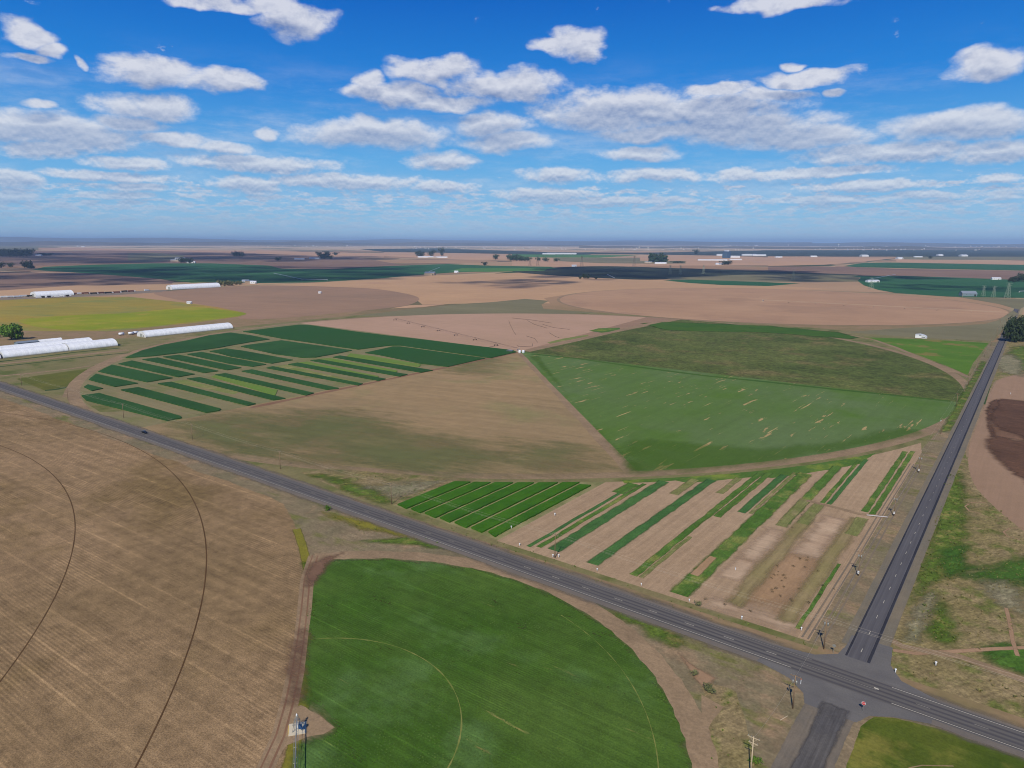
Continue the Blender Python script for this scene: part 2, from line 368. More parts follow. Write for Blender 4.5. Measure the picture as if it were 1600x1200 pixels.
# far low hills along the skyline
HM = fmat('hill_slope', (96, 92, 80), (120, 108, 92), s=1500, streak=0, fine=.3, fs=90)
def hills(name, dist, px0, px1, prof, label, depth):
    vs = []; fs = []; n = 160
    for i in range(n+1):
        px = px0+(px1-px0)*i/n; d = ray(px, 600); a = math.atan2(d.x, d.y); t = i/n
        h = prof(t, px)
        for rr, hh in ((dist, 0), (dist+depth*.25, h*.55), (dist+depth*.5, h), (dist+depth*.75, h*.6), (dist+depth, 0)):
            wob = 1+.03*noise.noise(Vector((t*30, rr/3000, 1))); vs.append((CX+math.sin(a)*rr*wob, CY+math.cos(a)*rr*wob, max(0, hh)-1 if hh == 0 else hh))
    for i in range(n):
        for j in range(4): a = i*5+j; fs.append((a, a+1, a+6, a+5))
    return tag(mesh_obj(name, vs, fs, HM, smooth=True), label, 'hills', kind='structure')
nz = lambda t, f, s=0: noise.fractal(Vector((t*f+s, s*3.1, 0)), 1, 2, 4)
hills('hills', 30000, -900, 1250, lambda t, px: max(20, 215+110*nz(t, 7, 4)-(px-100)*.09), 'long low blue hills on the skyline left of the middle', 6000)
hills('hills', 24000, 500, 2500, lambda t, px: max(15, 110+60*nz(t, 9, 9)), 'faint blue ridge on the skyline right of the middle', 5000)
hills('hills', 18000, -900, 900, lambda t, px: max(5, 70+70*nz(t, 12, 2)), 'darker low rise in front of the left skyline hills', 2500)
hills('hills', 13500, 900, 2400, lambda t, px: max(4, 34+46*nz(t, 10, 6)), 'dark low rise before the far town on the right', 2500)
# ------------------------------------------------------------------ field covers
SOIL, TAN = (158, 132, 112), (170, 142, 120)
F = {}
F['verge'] = fmat('verge', (138, 124, 104), (122, 116, 94), s=26, streak=.3, slen=40, swid=2.0, fine=.5, mot=.22, ms=3, patch=[((112, 114, 68), 9, .54, .16, 2.5)], third=(150, 130, 108))
F['gravel'] = fmat('gravel_shoulder', (120, 112, 104), (132, 120, 106), s=20, streak=.25, slen=90, swid=1.2, fine=.25, fs=.5)
F['dirt'] = fmat('dirt_track', (154, 134, 112), (140, 122, 102), s=26, streak=.25, slen=30, swid=1.2, fine=.35, mot=.1, ms=3)
F['dirtsoft'] = fmat('dirt_track_soft', (166, 138, 116), (150, 126, 104), s=30, streak=.1, fine=.25, soft=5)
F['stubble'] = fmat('stubble', (130, 111, 84), (152, 129, 103), s=150, ang=2, streak=.5, slen=90, swid=3.2, rows=.34, rper=2.2, rlen=38, fine=.85, fs=.42, bump=.5, mot=.16, ms=2.5, third=(122, 104, 74), lines=(9.0, .6, .3))
F['green_s'] = fmat('young_crop', (82, 110, 48), (62, 96, 30), s=50, ang=1, streak=.5, slen=50, swid=1.5, rows=.26, rper=1.6, rlen=22, fine=.5, fs=.55, bump=.4, third=(84, 116, 62), mot=.12, ms=5, lines=(11.0, .35, .35), soft=5, patch=[((132, 132, 80), 4, .665, .06, 8)])
F['wedge'] = fmat('thin_crop', (160, 138, 108), (148, 130, 102), s=130, ang=12, streak=.3, slen=90, swid=7, fine=.25, third=(142, 134, 98), mot=.1, ms=12)
F['wedge_g'] = fmat('thin_crop_greening', (132, 132, 92), (118, 126, 84), s=60, ang=12, streak=.4, slen=60, swid=5, fine=.25, soft=16, third=(142, 132, 98), opa=.6)
F['tri'] = fmat('grain_crop', (98, 122, 78), (90, 120, 60), s=120, ang=88, streak=.24, slen=120, swid=6, fine=.2, third=(86, 118, 50), mot=.06, ms=12, patch=[((174, 154, 112), 5.5, .635, .05, 6), ((178, 158, 116), 2.0, .655, .03, 24)])
F['tri_edge'] = fmat('grain_crop_edge', (86, 122, 42), (84, 120, 40), s=40, ang=90, streak=.2, fine=.2, soft=14, opa=.45)
F['olive'] = fmat('mature_cover', (98, 108, 60), (78, 92, 46), s=70, ang=170, streak=.34, slen=40, swid=5, fine=.7, fs=1.6, mot=.75, ms=4.5, third=(112, 108, 70))
F['olive_edge'] = fmat('cover_edge_green', (60, 96, 34), (72, 104, 36), s=40, streak=.2, fine=.2, soft=12)
F['dkgreen'] = fmat('dense_crop', (44, 82, 42), (54, 94, 50), s=60, ang=0, streak=.12, slen=80, swid=3, fine=.14)
F['dkgreen2'] = fmat('dense_crop_north', (50, 88, 44), (44, 88, 40), s=90, ang=90, streak=.10, slen=80, swid=3, fine=.12)
F['ltgreen'] = fmat('pale_crop', (112, 134, 68), (104, 138, 60), s=30, streak=.15, fine=.15)
F['alley'] = fmat('plot_alley', (126, 126, 94), (140, 130, 102), s=45, ang=0, streak=.3, slen=70, swid=3, fine=.2, third=(122, 124, 84))
F['vivid'] = fmat('vivid_crop', (54, 102, 24), (66, 112, 28), s=14, ang=90, streak=.36, slen=30, swid=1.0, rows=.25, rper=1.1, rlen=8, fine=.45, fs=.6, bump=.3)
F['vsoil'] = fmat('plot_path', (150, 146, 110), (120, 124, 84), s=8, ang=90, streak=.3, slen=25, swid=.6, fine=.3)
F['plotsoil'] = fmat('plot_soil', (164, 142, 120), (172, 150, 128), s=40, ang=90, streak=.34, slen=60, swid=1.3, rows=.08, rper=1.3, rlen=20, fine=.3, fs=.6, mot=.1, ms=3, lines=(6.0, .25, .14))
F['pg1'] = fmat('plot_green_dark', (62, 108, 62), (72, 120, 68), s=22, ang=90, streak=.3, slen=40, swid=1.0, rows=.15, rper=.9, rlen=9, fine=.3, fs=.6)
F['pg2'] = fmat('plot_green_mid', (86, 118, 56), (74, 108, 44), s=25, ang=90, streak=.35, slen=36, swid=1.0, rows=.2, rper=.9, rlen=9, fine=.35, fs=.7, third=(120, 138, 60))
F['pg3'] = fmat('plot_green_pale', (128, 136, 82), (112, 128, 70), s=18, ang=90, streak=.3, slen=36, swid=1.0, fine=.3, fs=.7, third=(150, 144, 104))
F['plotpale'] = fmat('plot_soil_pale', (190, 168, 148), (178, 154, 134), s=14, ang=0, streak=.4, slen=12, swid=1.4, fine=.2, soft=9)
F['plotrust'] = fmat('plot_soil_rust', (164, 136, 108), (170, 142, 116), s=18, ang=90, streak=.25, slen=40, swid=1.2, fine=.25, soft=12)
F['plotolive'] = fmat('plot_soil_weedy', (150, 136, 104), (140, 132, 92), s=18, ang=90, streak=.4, slen=50, swid=1.0, fine=.3, soft=7)
F['grass'] = fmat('rough_grass', (98, 118, 52), (80, 106, 40), s=12, ang=60, streak=.5, slen=6, swid=.8, fine=.7, fs=.8, mot=.45, ms=2.5, soft=7, third=(138, 134, 80))
F['drygrass'] = fmat('dry_grass', (132, 122, 86), (142, 128, 100), s=14, ang=60, streak=.5, slen=6, swid=.8, fine=.7, fs=.8, mot=.45, ms=3, third=(104, 112, 60))
F['greyweed'] = fmat('grey_weeds', (146, 140, 118), (122, 122, 96), s=7, ang=60, streak=.4, slen=5, swid=1, fine=.7, fs=.9, mot=.5, ms=2, soft=4)
F['yellow'] = fmat('yellow_grass', (132, 128, 54), (120, 118, 48), s=10, streak=.2, fine=.4, soft=4)
F['mowed'] = fmat('mown_grass', (92, 104, 40), (68, 90, 28), s=24, ang=0, streak=.35, slen=50, swid=1.2, fine=.4, fs=.8, third=(124, 124, 60))
F['brownR'] = fmat('tilled_soil', (150, 126, 108), (160, 134, 116), s=60, ang=90, streak=.15, slen=60, swid=2, fine=.15)
F['wet'] = fmat('wet_tilled_soil', (90, 68, 56), (106, 80, 66), s=25, ang=0, streak=.5, slen=20, swid=2.5, fine=.35, soft=6, mot=.25, ms=4)
F['wetpale'] = fmat('half_wet_soil', (118, 92, 76), (132, 104, 88), s=30, ang=90, streak=.3, slen=20, swid=1.5, fine=.25, soft=14)
F['hay'] = fmat('yellow_hay', (158, 142, 66), (146, 140, 72), s=170, ang=20, streak=.30, slen=200, swid=16, fine=.2, fs=3, third=(132, 138, 78), patch=[((172, 140, 72), 160, .52, .2, 2)])
F['hay2'] = fmat('green_hay', (146, 152, 40), (128, 146, 34), s=110, ang=20, streak=.25, slen=140, swid=14, fine=.15, fs=3, third=(158, 152, 62))
F['fallow'] = fmat('fallow_circle', (160, 132, 114), (148, 124, 108), s=220, ang=10, streak=.18, slen=300, swid=18, fine=.12, fs=3)
F['sand'] = fmat('sandy_fallow', (194, 160, 130), (184, 152, 124), s=260, ang=20, streak=.16, slen=260, swid=20, fine=.12, fs=3, third=(184, 150, 124))
F['sandN'] = fmat('north_pivot_fallow', (182, 150, 126), (172, 140, 118), s=220, ang=5, streak=.14, slen=300, swid=14, fine=.12, fs=3, third=(166, 136, 116))
F['fgreen'] = fmat('far_green_crop', (46, 96, 66), (56, 104, 68), s=400, ang=5, streak=.25, slen=500, swid=60, fine=.1, fs=8)
F['fgreen2'] = fmat('far_light_green', (86, 132, 74), (76, 120, 66), s=300, streak=.2, slen=400, swid=50, fine=.1, fs=8)
F['fbrown'] = fmat('far_brown_field', (128, 106, 98), (142, 118, 106), s=500, streak=.3, slen=700, swid=60, fine=.1, fs=8)
F['ftan'] = fmat('far_tan_field', (196, 160, 134), (184, 152, 130), s=400, streak=.2, slen=600, swid=50, fine=.1, fs=8)
F['folive'] = fmat('far_olive_field', (132, 128, 104), (118, 116, 92), s=400, streak=.3, slen=500, swid=50, fine=.1, fs=8)
F['scrub'] = fmat('far_scrub', (50, 62, 58), (62, 70, 60), s=500, streak=.3, slen=700, swid=80, fine=.2, fs=20)  # dark tone carries cloud shade as well as the scrub's own colour
F['yard'] = fmat('farm_yard', (128, 120, 116), (140, 128, 118), s=30, streak=.15, fine=.2)
F['weed'] = fmat('weedy_fallow', (120, 120, 82), (136, 126, 96), s=50, ang=90, streak=.35, slen=140, swid=4, fine=.3, fs=1.5, third=(96, 106, 58))

# ------------------------------------------------------------------ far fields, traced from the survey photograph on to the plain
Z = 0.0
def far(name, key, pts, label, z=.05, smooth=False, rough=0): return sheet(name, pts, F[key], z, label, 'field', smooth=smooth, rough=rough)
A0, A1, A2, A3, A4, A5, A6, A7 = (crop(200*i, 340, 8) for i in range(8))
far('field', 'fbrown', P((-60,419),(200,411),(400,414),(430,421),(560,420),(640,416),(560,402),(520,396),(330,393),(200,391),(-60,394)), 'dull purple brown field beyond the dark green crop', .06)
far('field', 'folive', P((-60,383),(60,384),(96,387),(60,391),(-60,391)), 'pale olive field far off at the left edge', .10)
far('field', 'ftan', P((60,387),(130,387),(200,390),(380,392),(600,395.5),(600,398),(480,397.5),(260,392.5),(60,390)), 'thin pale tan field under the left skyline', .12)
far('field', 'folive', A1((0,440),(330,440),(700,470),(700,520),(200,560),(0,540))+[], 'grey olive far field on the left', .14)
far('field', 'fbrown', A2((0,460),(450,475),(1000,520),(760,560),(400,585),(0,560)), 'brown field around the far white farmstead', .16)
far('field', 'ftan', A2((0,400),(800,440),(1600,440),(1600,500),(1000,490),(400,462),(0,450)), 'pale tan field behind the white farmstead', .14)
far('field', 'ftan', A3((0,435),(900,440),(1600,450),(1600,520),(1100,530),(400,500),(0,480)), 'pale tan field behind the farmstead trees', .15)
far('field', 'ftan', A4((0,490),(700,510),(1600,490),(1600,600),(1300,625),(0,600)), 'rosy tan field in front of the long white shed', .14)
far('field', 'fgreen2', A4((0,460),(700,465),(1600,470),(1100,500),(500,500),(0,492)), 'green strip before the long white shed', .18)
far('field', 'folive', A4((500,505),(1600,500),(1600,575),(1100,570),(600,545)), 'pale green grey field left of the poplars', .18)
far('field', 'ftan', A5((0,480),(400,470),(900,475),(1600,500),(1600,600),(500,600),(0,600)), 'pale tan field around the poplar farm', .16)
far('field', 'folive', A5((0,540),(560,545),(570,575),(0,575)), 'grey green pasture beside the poplars', .20)
far('field', 'ftan', A6((0,485),(800,490),(1600,505),(1200,550),(700,590),(0,605))+[], 'bright tan field before the dark far scrub', .16)
far('field', 'ftan', A7((0,520),(400,530),(1600,545),(1600,590),(700,575),(0,565)), 'tan strip above the right green field', .16)
far('field', 'folive', A7((0,475),(800,485),(1600,490),(1600,530),(500,528),(0,520)), 'grey green strip below the far scrub', .18)
far('field', 'scrub', P((560,389),(680,388),(860,394),(1000,395.2),(1100,393),(1200,391),(1400,390.5),(1900,391),(1900,401),(1500,401),(1300,401),(1100,399),(1000,397.5),(800,397),(600,393.5)), 'scrub belt in front of the far town, cloud shade put into its colour', .24)  # scrub coloured darker in place of a cloud's shadow
far('field', 'fbrown', A6((0,610),(900,612),(1600,640),(1600,735),(1000,725),(0,700)), 'brown field between the two right green fields', .14)
far('field', 'fbrown', A7((0,640),(800,655),(1600,665),(1600,780),(800,760),(0,735)), 'brown field under the upper right green field', .13)
far('field', 'fgreen', P((1318,416),(1330,413.5),(1352,410.5),(1390,410),(1500,412),(1660,415),(1660,424),(1450,420),(1340,417.5)), 'green pivot crop upper right below the scrub', .30)
far('field', 'fgreen', P((1340,439),(1345,434),(1330,431),(1420,431.5),(1500,434),(1660,440),(1660,466),(1550,465),(1480,463.5),(1400,458),(1372,453),(1350,446)), 'deep green pivot crop at the right behind the fallow circle', .32)
far('field', 'folive', P((1040,434),(1200,428),(1340,430),(1345,440),(1200,441),(1050,438)), 'dark olive field left of the deep green crop', .22)
far('field', 'fgreen', P((1036,438),(1080,437),(1150,439.5),(1250,443),(1200,447),(1130,445.5),(1080,442.5)), 'narrow dark green crop above the fallow circle', .33)
far('field', 'fgreen', P((50,422),(70,417),(150,413.5),(240,411.5),(330,411.5),(420,415),(440,420),(520,420.5),(600,416),(700,412.5),(760,415),(860,417),(872,420),(800,423),(705,426),(650,430),(600,434.5),(540,438.5),(480,441.5),(400,442.5),(330,439),(250,436),(190,431),(120,426)), 'broad dark green crop across the left middle distance', .30)
far('field', 'fgreen2', P((272,439),(300,435.8),(336,435.6),(338,440.5),(300,442)), 'small bright green patch behind the long white shed', .36)
far('field', 'fgreen2', P((700,424),(722,419),(800,419),(860,419),(850,423),(760,425)), 'light green end of the dark crop', .36)
far('field', 'fbrown', P((-60,428),(0,426),(120,426),(190,431),(250,436),(272,440),(268,444),(120,446),(-60,458)), 'shaded brown field behind the left sheds', .10)
far('field', 'sand', P((400,446),(480,442),(560,439),(660,431),(760,428),(860,424),(1000,428),(1080,440),(1120,445),(1240,448),(1300,452),(900,458),(850,466),(860,474),(735,474),(660,476),(640,460),(560,450)), 'sandy peach fallow stretching across the middle', .10)
far('field', 'scrub', P((800,424),(850,419),(900,416.5),(960,416),(1040,418.5),(1150,422),(1250,426),(1350,430),(1240,432),(1150,433),(1060,436),(1000,437),(930,434),(860,430)), 'stony pasture in the centre distance, cloud shade put into its colour', .20, smooth=True)  # dark sheet laid where a cloud shadow falls, shade painted in its colour
WC = (-1198, 392); NC = (-393, 1197); MC = (-393, 392)
far('field', 'hay', P((-80,473),(0,469),(60,465),(110,464),(200,463.5),(290,473),(340,480),(384,489),(372,495),(300,505),(225,512.5),(180,517),(100,517.5),(0,516),(-80,522)), 'yellow olive hay field behind the white tunnels', .10)
far('field', 'hay2', P((30,500),(90,494),(150,491),(200,489),(300,480),(345,484),(385,490),(350,497),(280,505),(215,512),(120,515.5),(60,511)), 'brighter yellow green band of the hay field', .14, smooth=True)
far('field', 'yard', P((-80,472),(0,465),(60,462),(120,460.5),(236,453.5),(268,452.5),(250,456.5),(190,460.5),(110,464.5),(0,469)), 'grey farm yard in front of the far sheds', .14)
far('field', 'fallow', P((240,458),(290,452.5),(350,448),(420,446),(500,447.5),(580,451),(630,458),(655,466),(640,476),(600,482),(520,490),(440,497),(390,499),(372,497),(385,490),(345,481),(290,471)), 'brown grey fallow circle behind the dark plots', .12, smooth=True)
far('field', 'sandN', arc(NC[0], NC[1], 396, 0, 360, 120)[:-1], 'wide tan fallow circle north of the property', .16)
far('dirt_track', 'dirt', arc(NC[0], NC[1], 402, 0, 360, 120)[:-1], 'pale wheel path round the north fallow circle', .13)
far('field', 'folive', P((735,478),(850,484),(846,476),(858,470),(820,467),(770,472),(735,474)), 'rough corner of scrub beyond the north corner', .12)
far('field', 'ftan', P((610,482),(640,477),(700,475),(660,480)), 'pale bare mounds beside the north corner', .16)
far('field', 'folive', P((1320,519),(1420,512),(1500,509),(1540,506),(1560,500),(1583,485),(1590,490),(1552,533),(1440,528)), 'grassy corner by the side road north of the property', .18)
far('field', 'folive', P((1490,463),(1560,466),(1620,468),(1592,484),(1560,475),(1520,468)), 'weedy margin beyond the far end of the fallow circle', .20)

# ------------------------------------------------------------------ the property: pivot circle and its sectors
def inner(r): return r
RT = 401
sheet('field_margin', [(-830, -3), (0, 0), (0, 803), (-803, 803)], F['weed'], .012, 'weedy margins around the pivot circle', 'field')
sheet('dirt_track', arc(MC[0], MC[1], RT+3.5, 0, 360, 160)[:-1], F['dirt'], .018, 'dirt wheel path round the main pivot circle', 'track')
BR = -44.4            # bearing of the boundary towards the south-east
def sector(a0, a1, r, key, label, z=.024, name='field'):
    return sheet(name, [MC]+arc(MC[0], MC[1], r, a0, a1, 70), F[key], z, label, 'field', rough=.0)
import math as _m
def bear(px, py): x, y = at(px, py); return math.degrees(math.atan2(y-MC[1], x-MC[0]))
bSE = bear(985, 738); bSW = bear(390, 634)-360; bE = bear(1485, 627); bN = bear(1035, 505); bNW = bear(485, 507)
bSW = bear(390, 634)
if bSW > 0: bSW -= 360
sector(bSW, bSE, RT-5, 'wedge', 'tan thinly sprouting south sector of the circle')
sector(bSE+.6, bE, RT-5, 'tri', 'blue green grain sector on the east side of the circle')
sector(bE, bN, RT-4, 'olive', 'dark olive sector in the north east of the circle')
sector(bN+1.2, bNW if bNW > bN else bNW+360, RT-5, 'fallow', 'pinkish bare sector in the north of the circle')
a_ = bNW if bNW > bN else bNW+360
sector(a_, bSW+360, RT-5, 'alley', 'olive ground between the west plots of the circle')
F['northpink'] = fmat('bare_north_sector', (184, 154, 138), (176, 148, 130), s=120, ang=0, streak=.14, slen=120, swid=8, fine=.12, fs=2)
sheet('field', [MC]+arc(MC[0], MC[1], RT-5, bN+8, a_, 40), F['northpink'], .030, 'smoother pink part of the bare north sector', 'field')
# dirt line between the sectors
p0, p1 = Vector(at(812, 552)), Vector(at(985, 738))
strip_line('dirt_track', [p0.lerp(p1, i/20) for i in range(21)], 5.5, F['dirt'], .034, 'bare dirt line between the tan and the blue green sectors', jit=.2)
sheet('crop_edge', P((826,556),(842,556),(872,596),(905,640),(960,695),(1010,735),(985,736),(930,668),(880,610)), F['tri_edge'], .036, 'brighter green edge of the grain sector', 'field', inset=3)
sheet('crop_edge', P((985,737),(1010,739),(1100,735),(1200,724),(1300,706),(1400,688),(1450,677),(1400,670),(1300,690),(1180,700),(1060,690),(980,690)), F['tri_edge'], .036, 'vivid lower edge of the grain sector', 'field', inset=8, smooth=True)
sheet('crop_edge', P((1000,505),(1040,503),(1200,509),(1310,519),(1345,527),(1330,530),(1200,520),(1100,518),(1040,516)), F['olive_edge'], .036, 'bright green rim at the back of the olive sector', 'field', inset=6)
strip_line('crop_edge', P((830,553),(900,560),(1000,574),(1100,587),(1200,597),(1300,608),(1400,618),(1485,627)), 7, F['olive_edge'], .038, 'green line between olive and blue green sectors', soft=True)
sheet('field', P((1345,527),(1380,528),(1460,531),(1545,536),(1520,568),(1512,586),(1480,572),(1430,553),(1390,540)), fmat('lawn_green', (92, 128, 44), (80, 118, 38), s=40, streak=.2, fine=.25, patch=[((128, 122, 70), 30, .54, .1, 1)]), .030, 'light green grass in the north east corner', 'field')
sheet('green_patch', P((290,665),(400,640),(520,650),(640,668),(780,690),(900,705),(970,735),(850,742),(700,742),(560,735),(430,715),(340,690)), F['wedge_g'], .0275, 'faint green tint over the lower part of the tan sector', 'field', smooth=True, inset=40)
for i, (a, b, c, d, lb) in enumerate([(300,690,500,712,'left'), (430,640,620,690,'upper left'), (460,690,820,735,'lower middle'), (700,555,780,585,'top'), (800,690,930,728,'lower right'), (270,650,420,700,'far left')]):
    pts = P((a,(b+d)/2),((a+c)/2-40,b),((a+c)/2+40,b+4),(c,(b+d)/2),((a+c)/2+30,d),((a+c)/2-40,d-3))
    sheet('green_patch', pts, F['wedge_g'], .028+.001*i, f'thin green growth in the {lb} part of the tan sector', 'field', smooth=True, inset=26)
# north bits
sheet('field', P((560,493),(640,483),(735,474),(800,478),(880,485),(935,489),(840,491),(700,492),(600,494)), F['folive'], .020, 'pale green grey corner strip at the north corner', 'field')
sheet('field', A4((0,0),(1,0),(1,1)) if 0 else P((920,517),(935,513),(968,512),(970,516),(940,520)), F['pg2'], .036, 'small green plot in the bare north sector', 'field')
sheet('field', P((855,535),(880,529),(918,523),(920,525),(885,532),(860,537)), F['pg3'], .036, 'thin green strip beside the inner road', 'field')
strip_line('dirt_track', P((822,549),(900,532),(1000,509),(1040,501),(1110,489)), 10, F['dirt'], .040, 'pale dirt road from the pivot to the north')
strip_line('dirt_track', P((1330,524),(1365,531),(1400,543),(1440,560),(1480,575),(1515,590)), 5, F['dirt'], .040, 'narrow pale track through the north east corner')

# --- west plots
B1, B2, B3, B4, B5 = crop(0, 500, 8), crop(180, 500, 8), crop(360, 490, 8), crop(560, 480, 5.714), crop(180, 620, 8)
HIGH = {'vivid': .6, 'dkgreen': .7, 'dkgreen2': .7, 'ltgreen': .4}
def plot(key, pts, label, z=.034, rough=.35): return sheet('crop_strip', pts, F[key], z, label, 'crop strip', rough=rough, high=HIGH.get(key, 0))
plot('dkgreen', B2((130,475),(330,388),(600,315),(900,262),(1180,195),(1440,163))+B3((20,245),(250,275),(490,325),(300,352),(0,402))+B2((1300,350),(900,405),(480,455),(200,475)), 'long dark green strip at the back left of the circle')
plot('dkgreen2', B3((160,228),(500,186),(860,143),(1000,150))+B4((0,225),(250,255),(560,290),(840,325),(1380,388),(1410,404),(1180,456),(380,345),(280,345),(0,380))+B3((1400,425),(1000,365),(640,315),(300,250)), 'broad dark green field along the bare north sector')
plot('dkgreen2', B4((60,411),(310,355),(370,355),(1130,460),(800,535),(560,507),(180,428)), 'dark green block pointing at the pivot')
plot('dkgreen', B3((200,400),(640,340),(1520,465),(1340,502),(1060,552),(900,556),(560,510),(130,415)), 'dark green lozenge in the middle of the west plots')
plot('dkgreen', B2((1180,397),(1380,362))+B3((160,470),(780,584),(520,628),(0,540))+B2((1300,420)), 'dark strip left of the green lozenge')
plot('dkgreen', B2((900,432),(1080,406))+B3((450,640),(280,668),(0,632))+B2((1200,500)), 'second dark strip left of the lozenge')
plot('dkgreen', B2((600,465),(800,441),(1580,602),(1400,631)), 'third dark strip left of the lozenge')
plot('dkgreen', B2((340,497),(530,476),(1290,642),(1120,666)), 'fourth dark strip left of the lozenge')
plot('dkgreen', B2((40,553),(210,514),(995,682),(790,718)), 'fifth dark strip left of the lozenge')
plot('dkgreen', B1((1230,650),(1400,566))+B2((720,730),(400,782)), 'wide dark strip near the white tunnels')
plot('dkgreen', B1((1110,752),(1200,680))+B2((285,796),(0,840)), 'short dark strip at the west rim')
plot('dkgreen', B1((1050,842),(1100,812),(1290,862),(1150,892)), 'tiny dark wedge at the west rim')
plot('dkgreen', B1((1020,952),(1240,922))+B5((820,250),(832,272),(650,305))+B1((1080,1012)), 'front dark strip nearest the highway')
plot('dkgreen', B2((70,880),(290,848),(1325,1120),(1300,1140),(1140,1165)), 'second dark strip from the highway')
plot('dkgreen', B2((530,800),(700,780))+B3((320,1135),(220,1157)), 'third dark strip from the highway')
plot('dkgreen', B2((900,740),(1060,722))+B3((690,1068),(540,1088)), 'fourth dark strip from the highway')
plot('dkgreen', B2((1250,690),(1380,672))+B3((1045,1000),(950,1028)), 'fifth dark strip from the highway')
plot('dkgreen', B3((140,725),(270,705),(1360,940),(1210,957)), 'sixth dark strip from the highway')
plot('dkgreen', B3((450,685),(530,665))+B4((40,688),(0,702)), 'seventh dark strip from the highway')
plot('dkgreen', B3((720,640),(840,620))+B4((245,645),(180,660)), 'eighth dark strip from the highway')
plot('dkgreen', B3((1000,592),(1110,578))+B4((440,605),(370,622)), 'ninth dark strip from the highway')
plot('dkgreen', B3((1280,550),(1370,530))+B4((665,568),(560,587)), 'tenth dark strip from the highway')
LG = F['ltgreen']
plot('ltgreen', B2((1200,712),(1250,692))+B3((590,960),(560,1030)), 'bright pale green strip among the dark ones')
plot('ltgreen', B3((1450,540),(1500,500))+B4((130,440),(560,513),(540,536)), 'pale green strip beside the dark block')
plot('ltgreen', B3((1100,572),(1240,558))+B4((350,570),(330,592)), 'second pale green strip in the west plots')
plot('ltgreen', B3((850,618),(960,602))+B4((180,620),(160,636)), 'third pale green strip in the west plots')
plot('pg3', B3((560,660),(700,640))+B4((20,675),(0,684)), 'fourth pale strip in the west plots')
plot('pg3', B2((700,770),(860,745))+B3((100,985),(40,1010)), 'faint pale strip between the front dark strips')
sheet('crop_strip', B1((1600,1140),(1250,1150),(1060,1030),(1040,980)), F['weed'], .026, 'weedy strip between front plot and highway', 'crop strip')
p0, p1 = Vector(at(392, 637)), Vector(at(808, 551))
strip_line('dirt_track', [p0.lerp(p1, i/24) for i in range(25)], 4.5, fmat('furrow', (128, 98, 82), (138, 110, 92), s=20, streak=.1, fine=.2), .042, 'reddish furrow along the edge of the tan sector', jit=.3)
# west margin beside the tunnels
sheet('field', B1((-300,560),(0,522),(400,478),(900,405),(1600,345),(1700,360),(1600,420),(900,500),(0,600),(-300,640)), F['weed'], .022, 'weedy ground in front of the white tunnels', 'field')
strip_line('ditch', B1((-300,565),(0,520),(500,462),(900,408),(1500,350)), 5, fmat('ditch_green', (52, 78, 42), (64, 84, 46), s=20, streak=.2, fine=.2), .030, 'dark grassy ditch along the white tunnels')
strip_line('ditch', B1((-300,620),(0,584),(500,528),(1000,470),(1400,428),(1600,412)), 4, MATS.get('x') or bpy.data.materials['ditch_green'], .031, 'second dark ditch further from the tunnels')
strip_line('dirt_track', B1((-300,590),(0,550),(500,500),(900,445),(1600,375)), 9, F['dirt'], .029, 'pale dirt lane between the two ditches')
strip_line('dirt_track', B1((-300,735),(0,700),(400,665),(800,620),(1150,572)), 5, F['dirt'], .029, 'pale dirt lane west of the plots')
sheet('field', B1((200,735),(500,690),(1080,610),(1120,640),(950,800),(900,820),(560,880)), fmat('olive_meadow', (92, 100, 44), (112, 112, 56), s=40, ang=10, streak=.3, slen=80, swid=6, fine=.3, fs=1.5), .030, 'olive green meadow by the highway at the left', 'field', rough=.6)
strip_line('ditch', B1((560,882),(700,868),(900,828)), 5, bpy.data.materials['ditch_green'], .033, 'dark hedge line below the olive meadow')
strip_line('dirt_track', B1((880,960),(900,880),(960,780),(1040,700),(1150,630),(1300,560),(1500,480)), 10, F['dirt'], .033, 'dirt track bending round the west rim', jit=.1)

# --- vivid strips and research plots along the south side
def vtop(u, r=RT+8): return MC[1]-math.sqrt(r*r-(u-MC[0])**2)
sheet('plot_ground', [(-186, hv(-186)+12), (-118, hv(-118)+12), (-118, vtop(-118)-1), (-150, vtop(-150)-1), (-170, vtop(-170)-1), (-186, vtop(-186)-8)], F['vsoil'], .022, 'pale paths between the vivid green strips', 'field')
UV = [-176.5, -168.3, -160.2, -151.4, -143.4, -134.4, -126.4, -119.8]
nm = ['first', 'second', 'third', 'fourth', 'fifth', 'sixth', 'seventh']
for i in range(7):
    u0, u1 = UV[i]+.8, UV[i+1]-.9
    plot('vivid', [(u0, 6+(i == 6)*1), (u1, 5), (u1, vtop(u1)-2-6*(i == 6)), (u0, vtop(u0)-2-4*(i == 6))], f'{nm[i]} vivid green strip counted from the left', .030, rough=.25)
sheet('field', P((470,738),(520,732),(600,739),(690,745),(720,748),(680,765),(640,783),(618,790),(560,778)), F['drygrass'], .024, 'weedy olive corner left of the vivid strips', 'field', rough=.8)
sheet('grass_patch', P((485,742),(510,742),(600,768),(618,785),(600,790),(540,768)), F['grass'], .028, 'lush green band beside the highway left of the strips', 'grass', inset=2)
sheet('grass_patch', P((560,760),(660,752),(700,750),(650,772),(615,778)), F['greyweed'], .029, 'grey green weeds left of the vivid strips', 'grass', inset=3)
PS = [(-118, 3)]+[(-3, 3)]+[(-3, 236)]+[(u, vtop(u)-1.5) for u in range(-6, -119, -8)]
sheet('plot_ground', PS, F['plotsoil'], .022, 'bare pinkish soil of the research plots', 'field')
sheet('grass_patch', [(u, vtop(u, RT+7)) for u in range(-113, -22, 6)]+[(u, vtop(u)-5-7*(u > -60)-6*(u > -90)) for u in range(-26, -114, -6)], F['pg2'], .026, 'green headland along the top of the plots', 'grass', rough=.6)
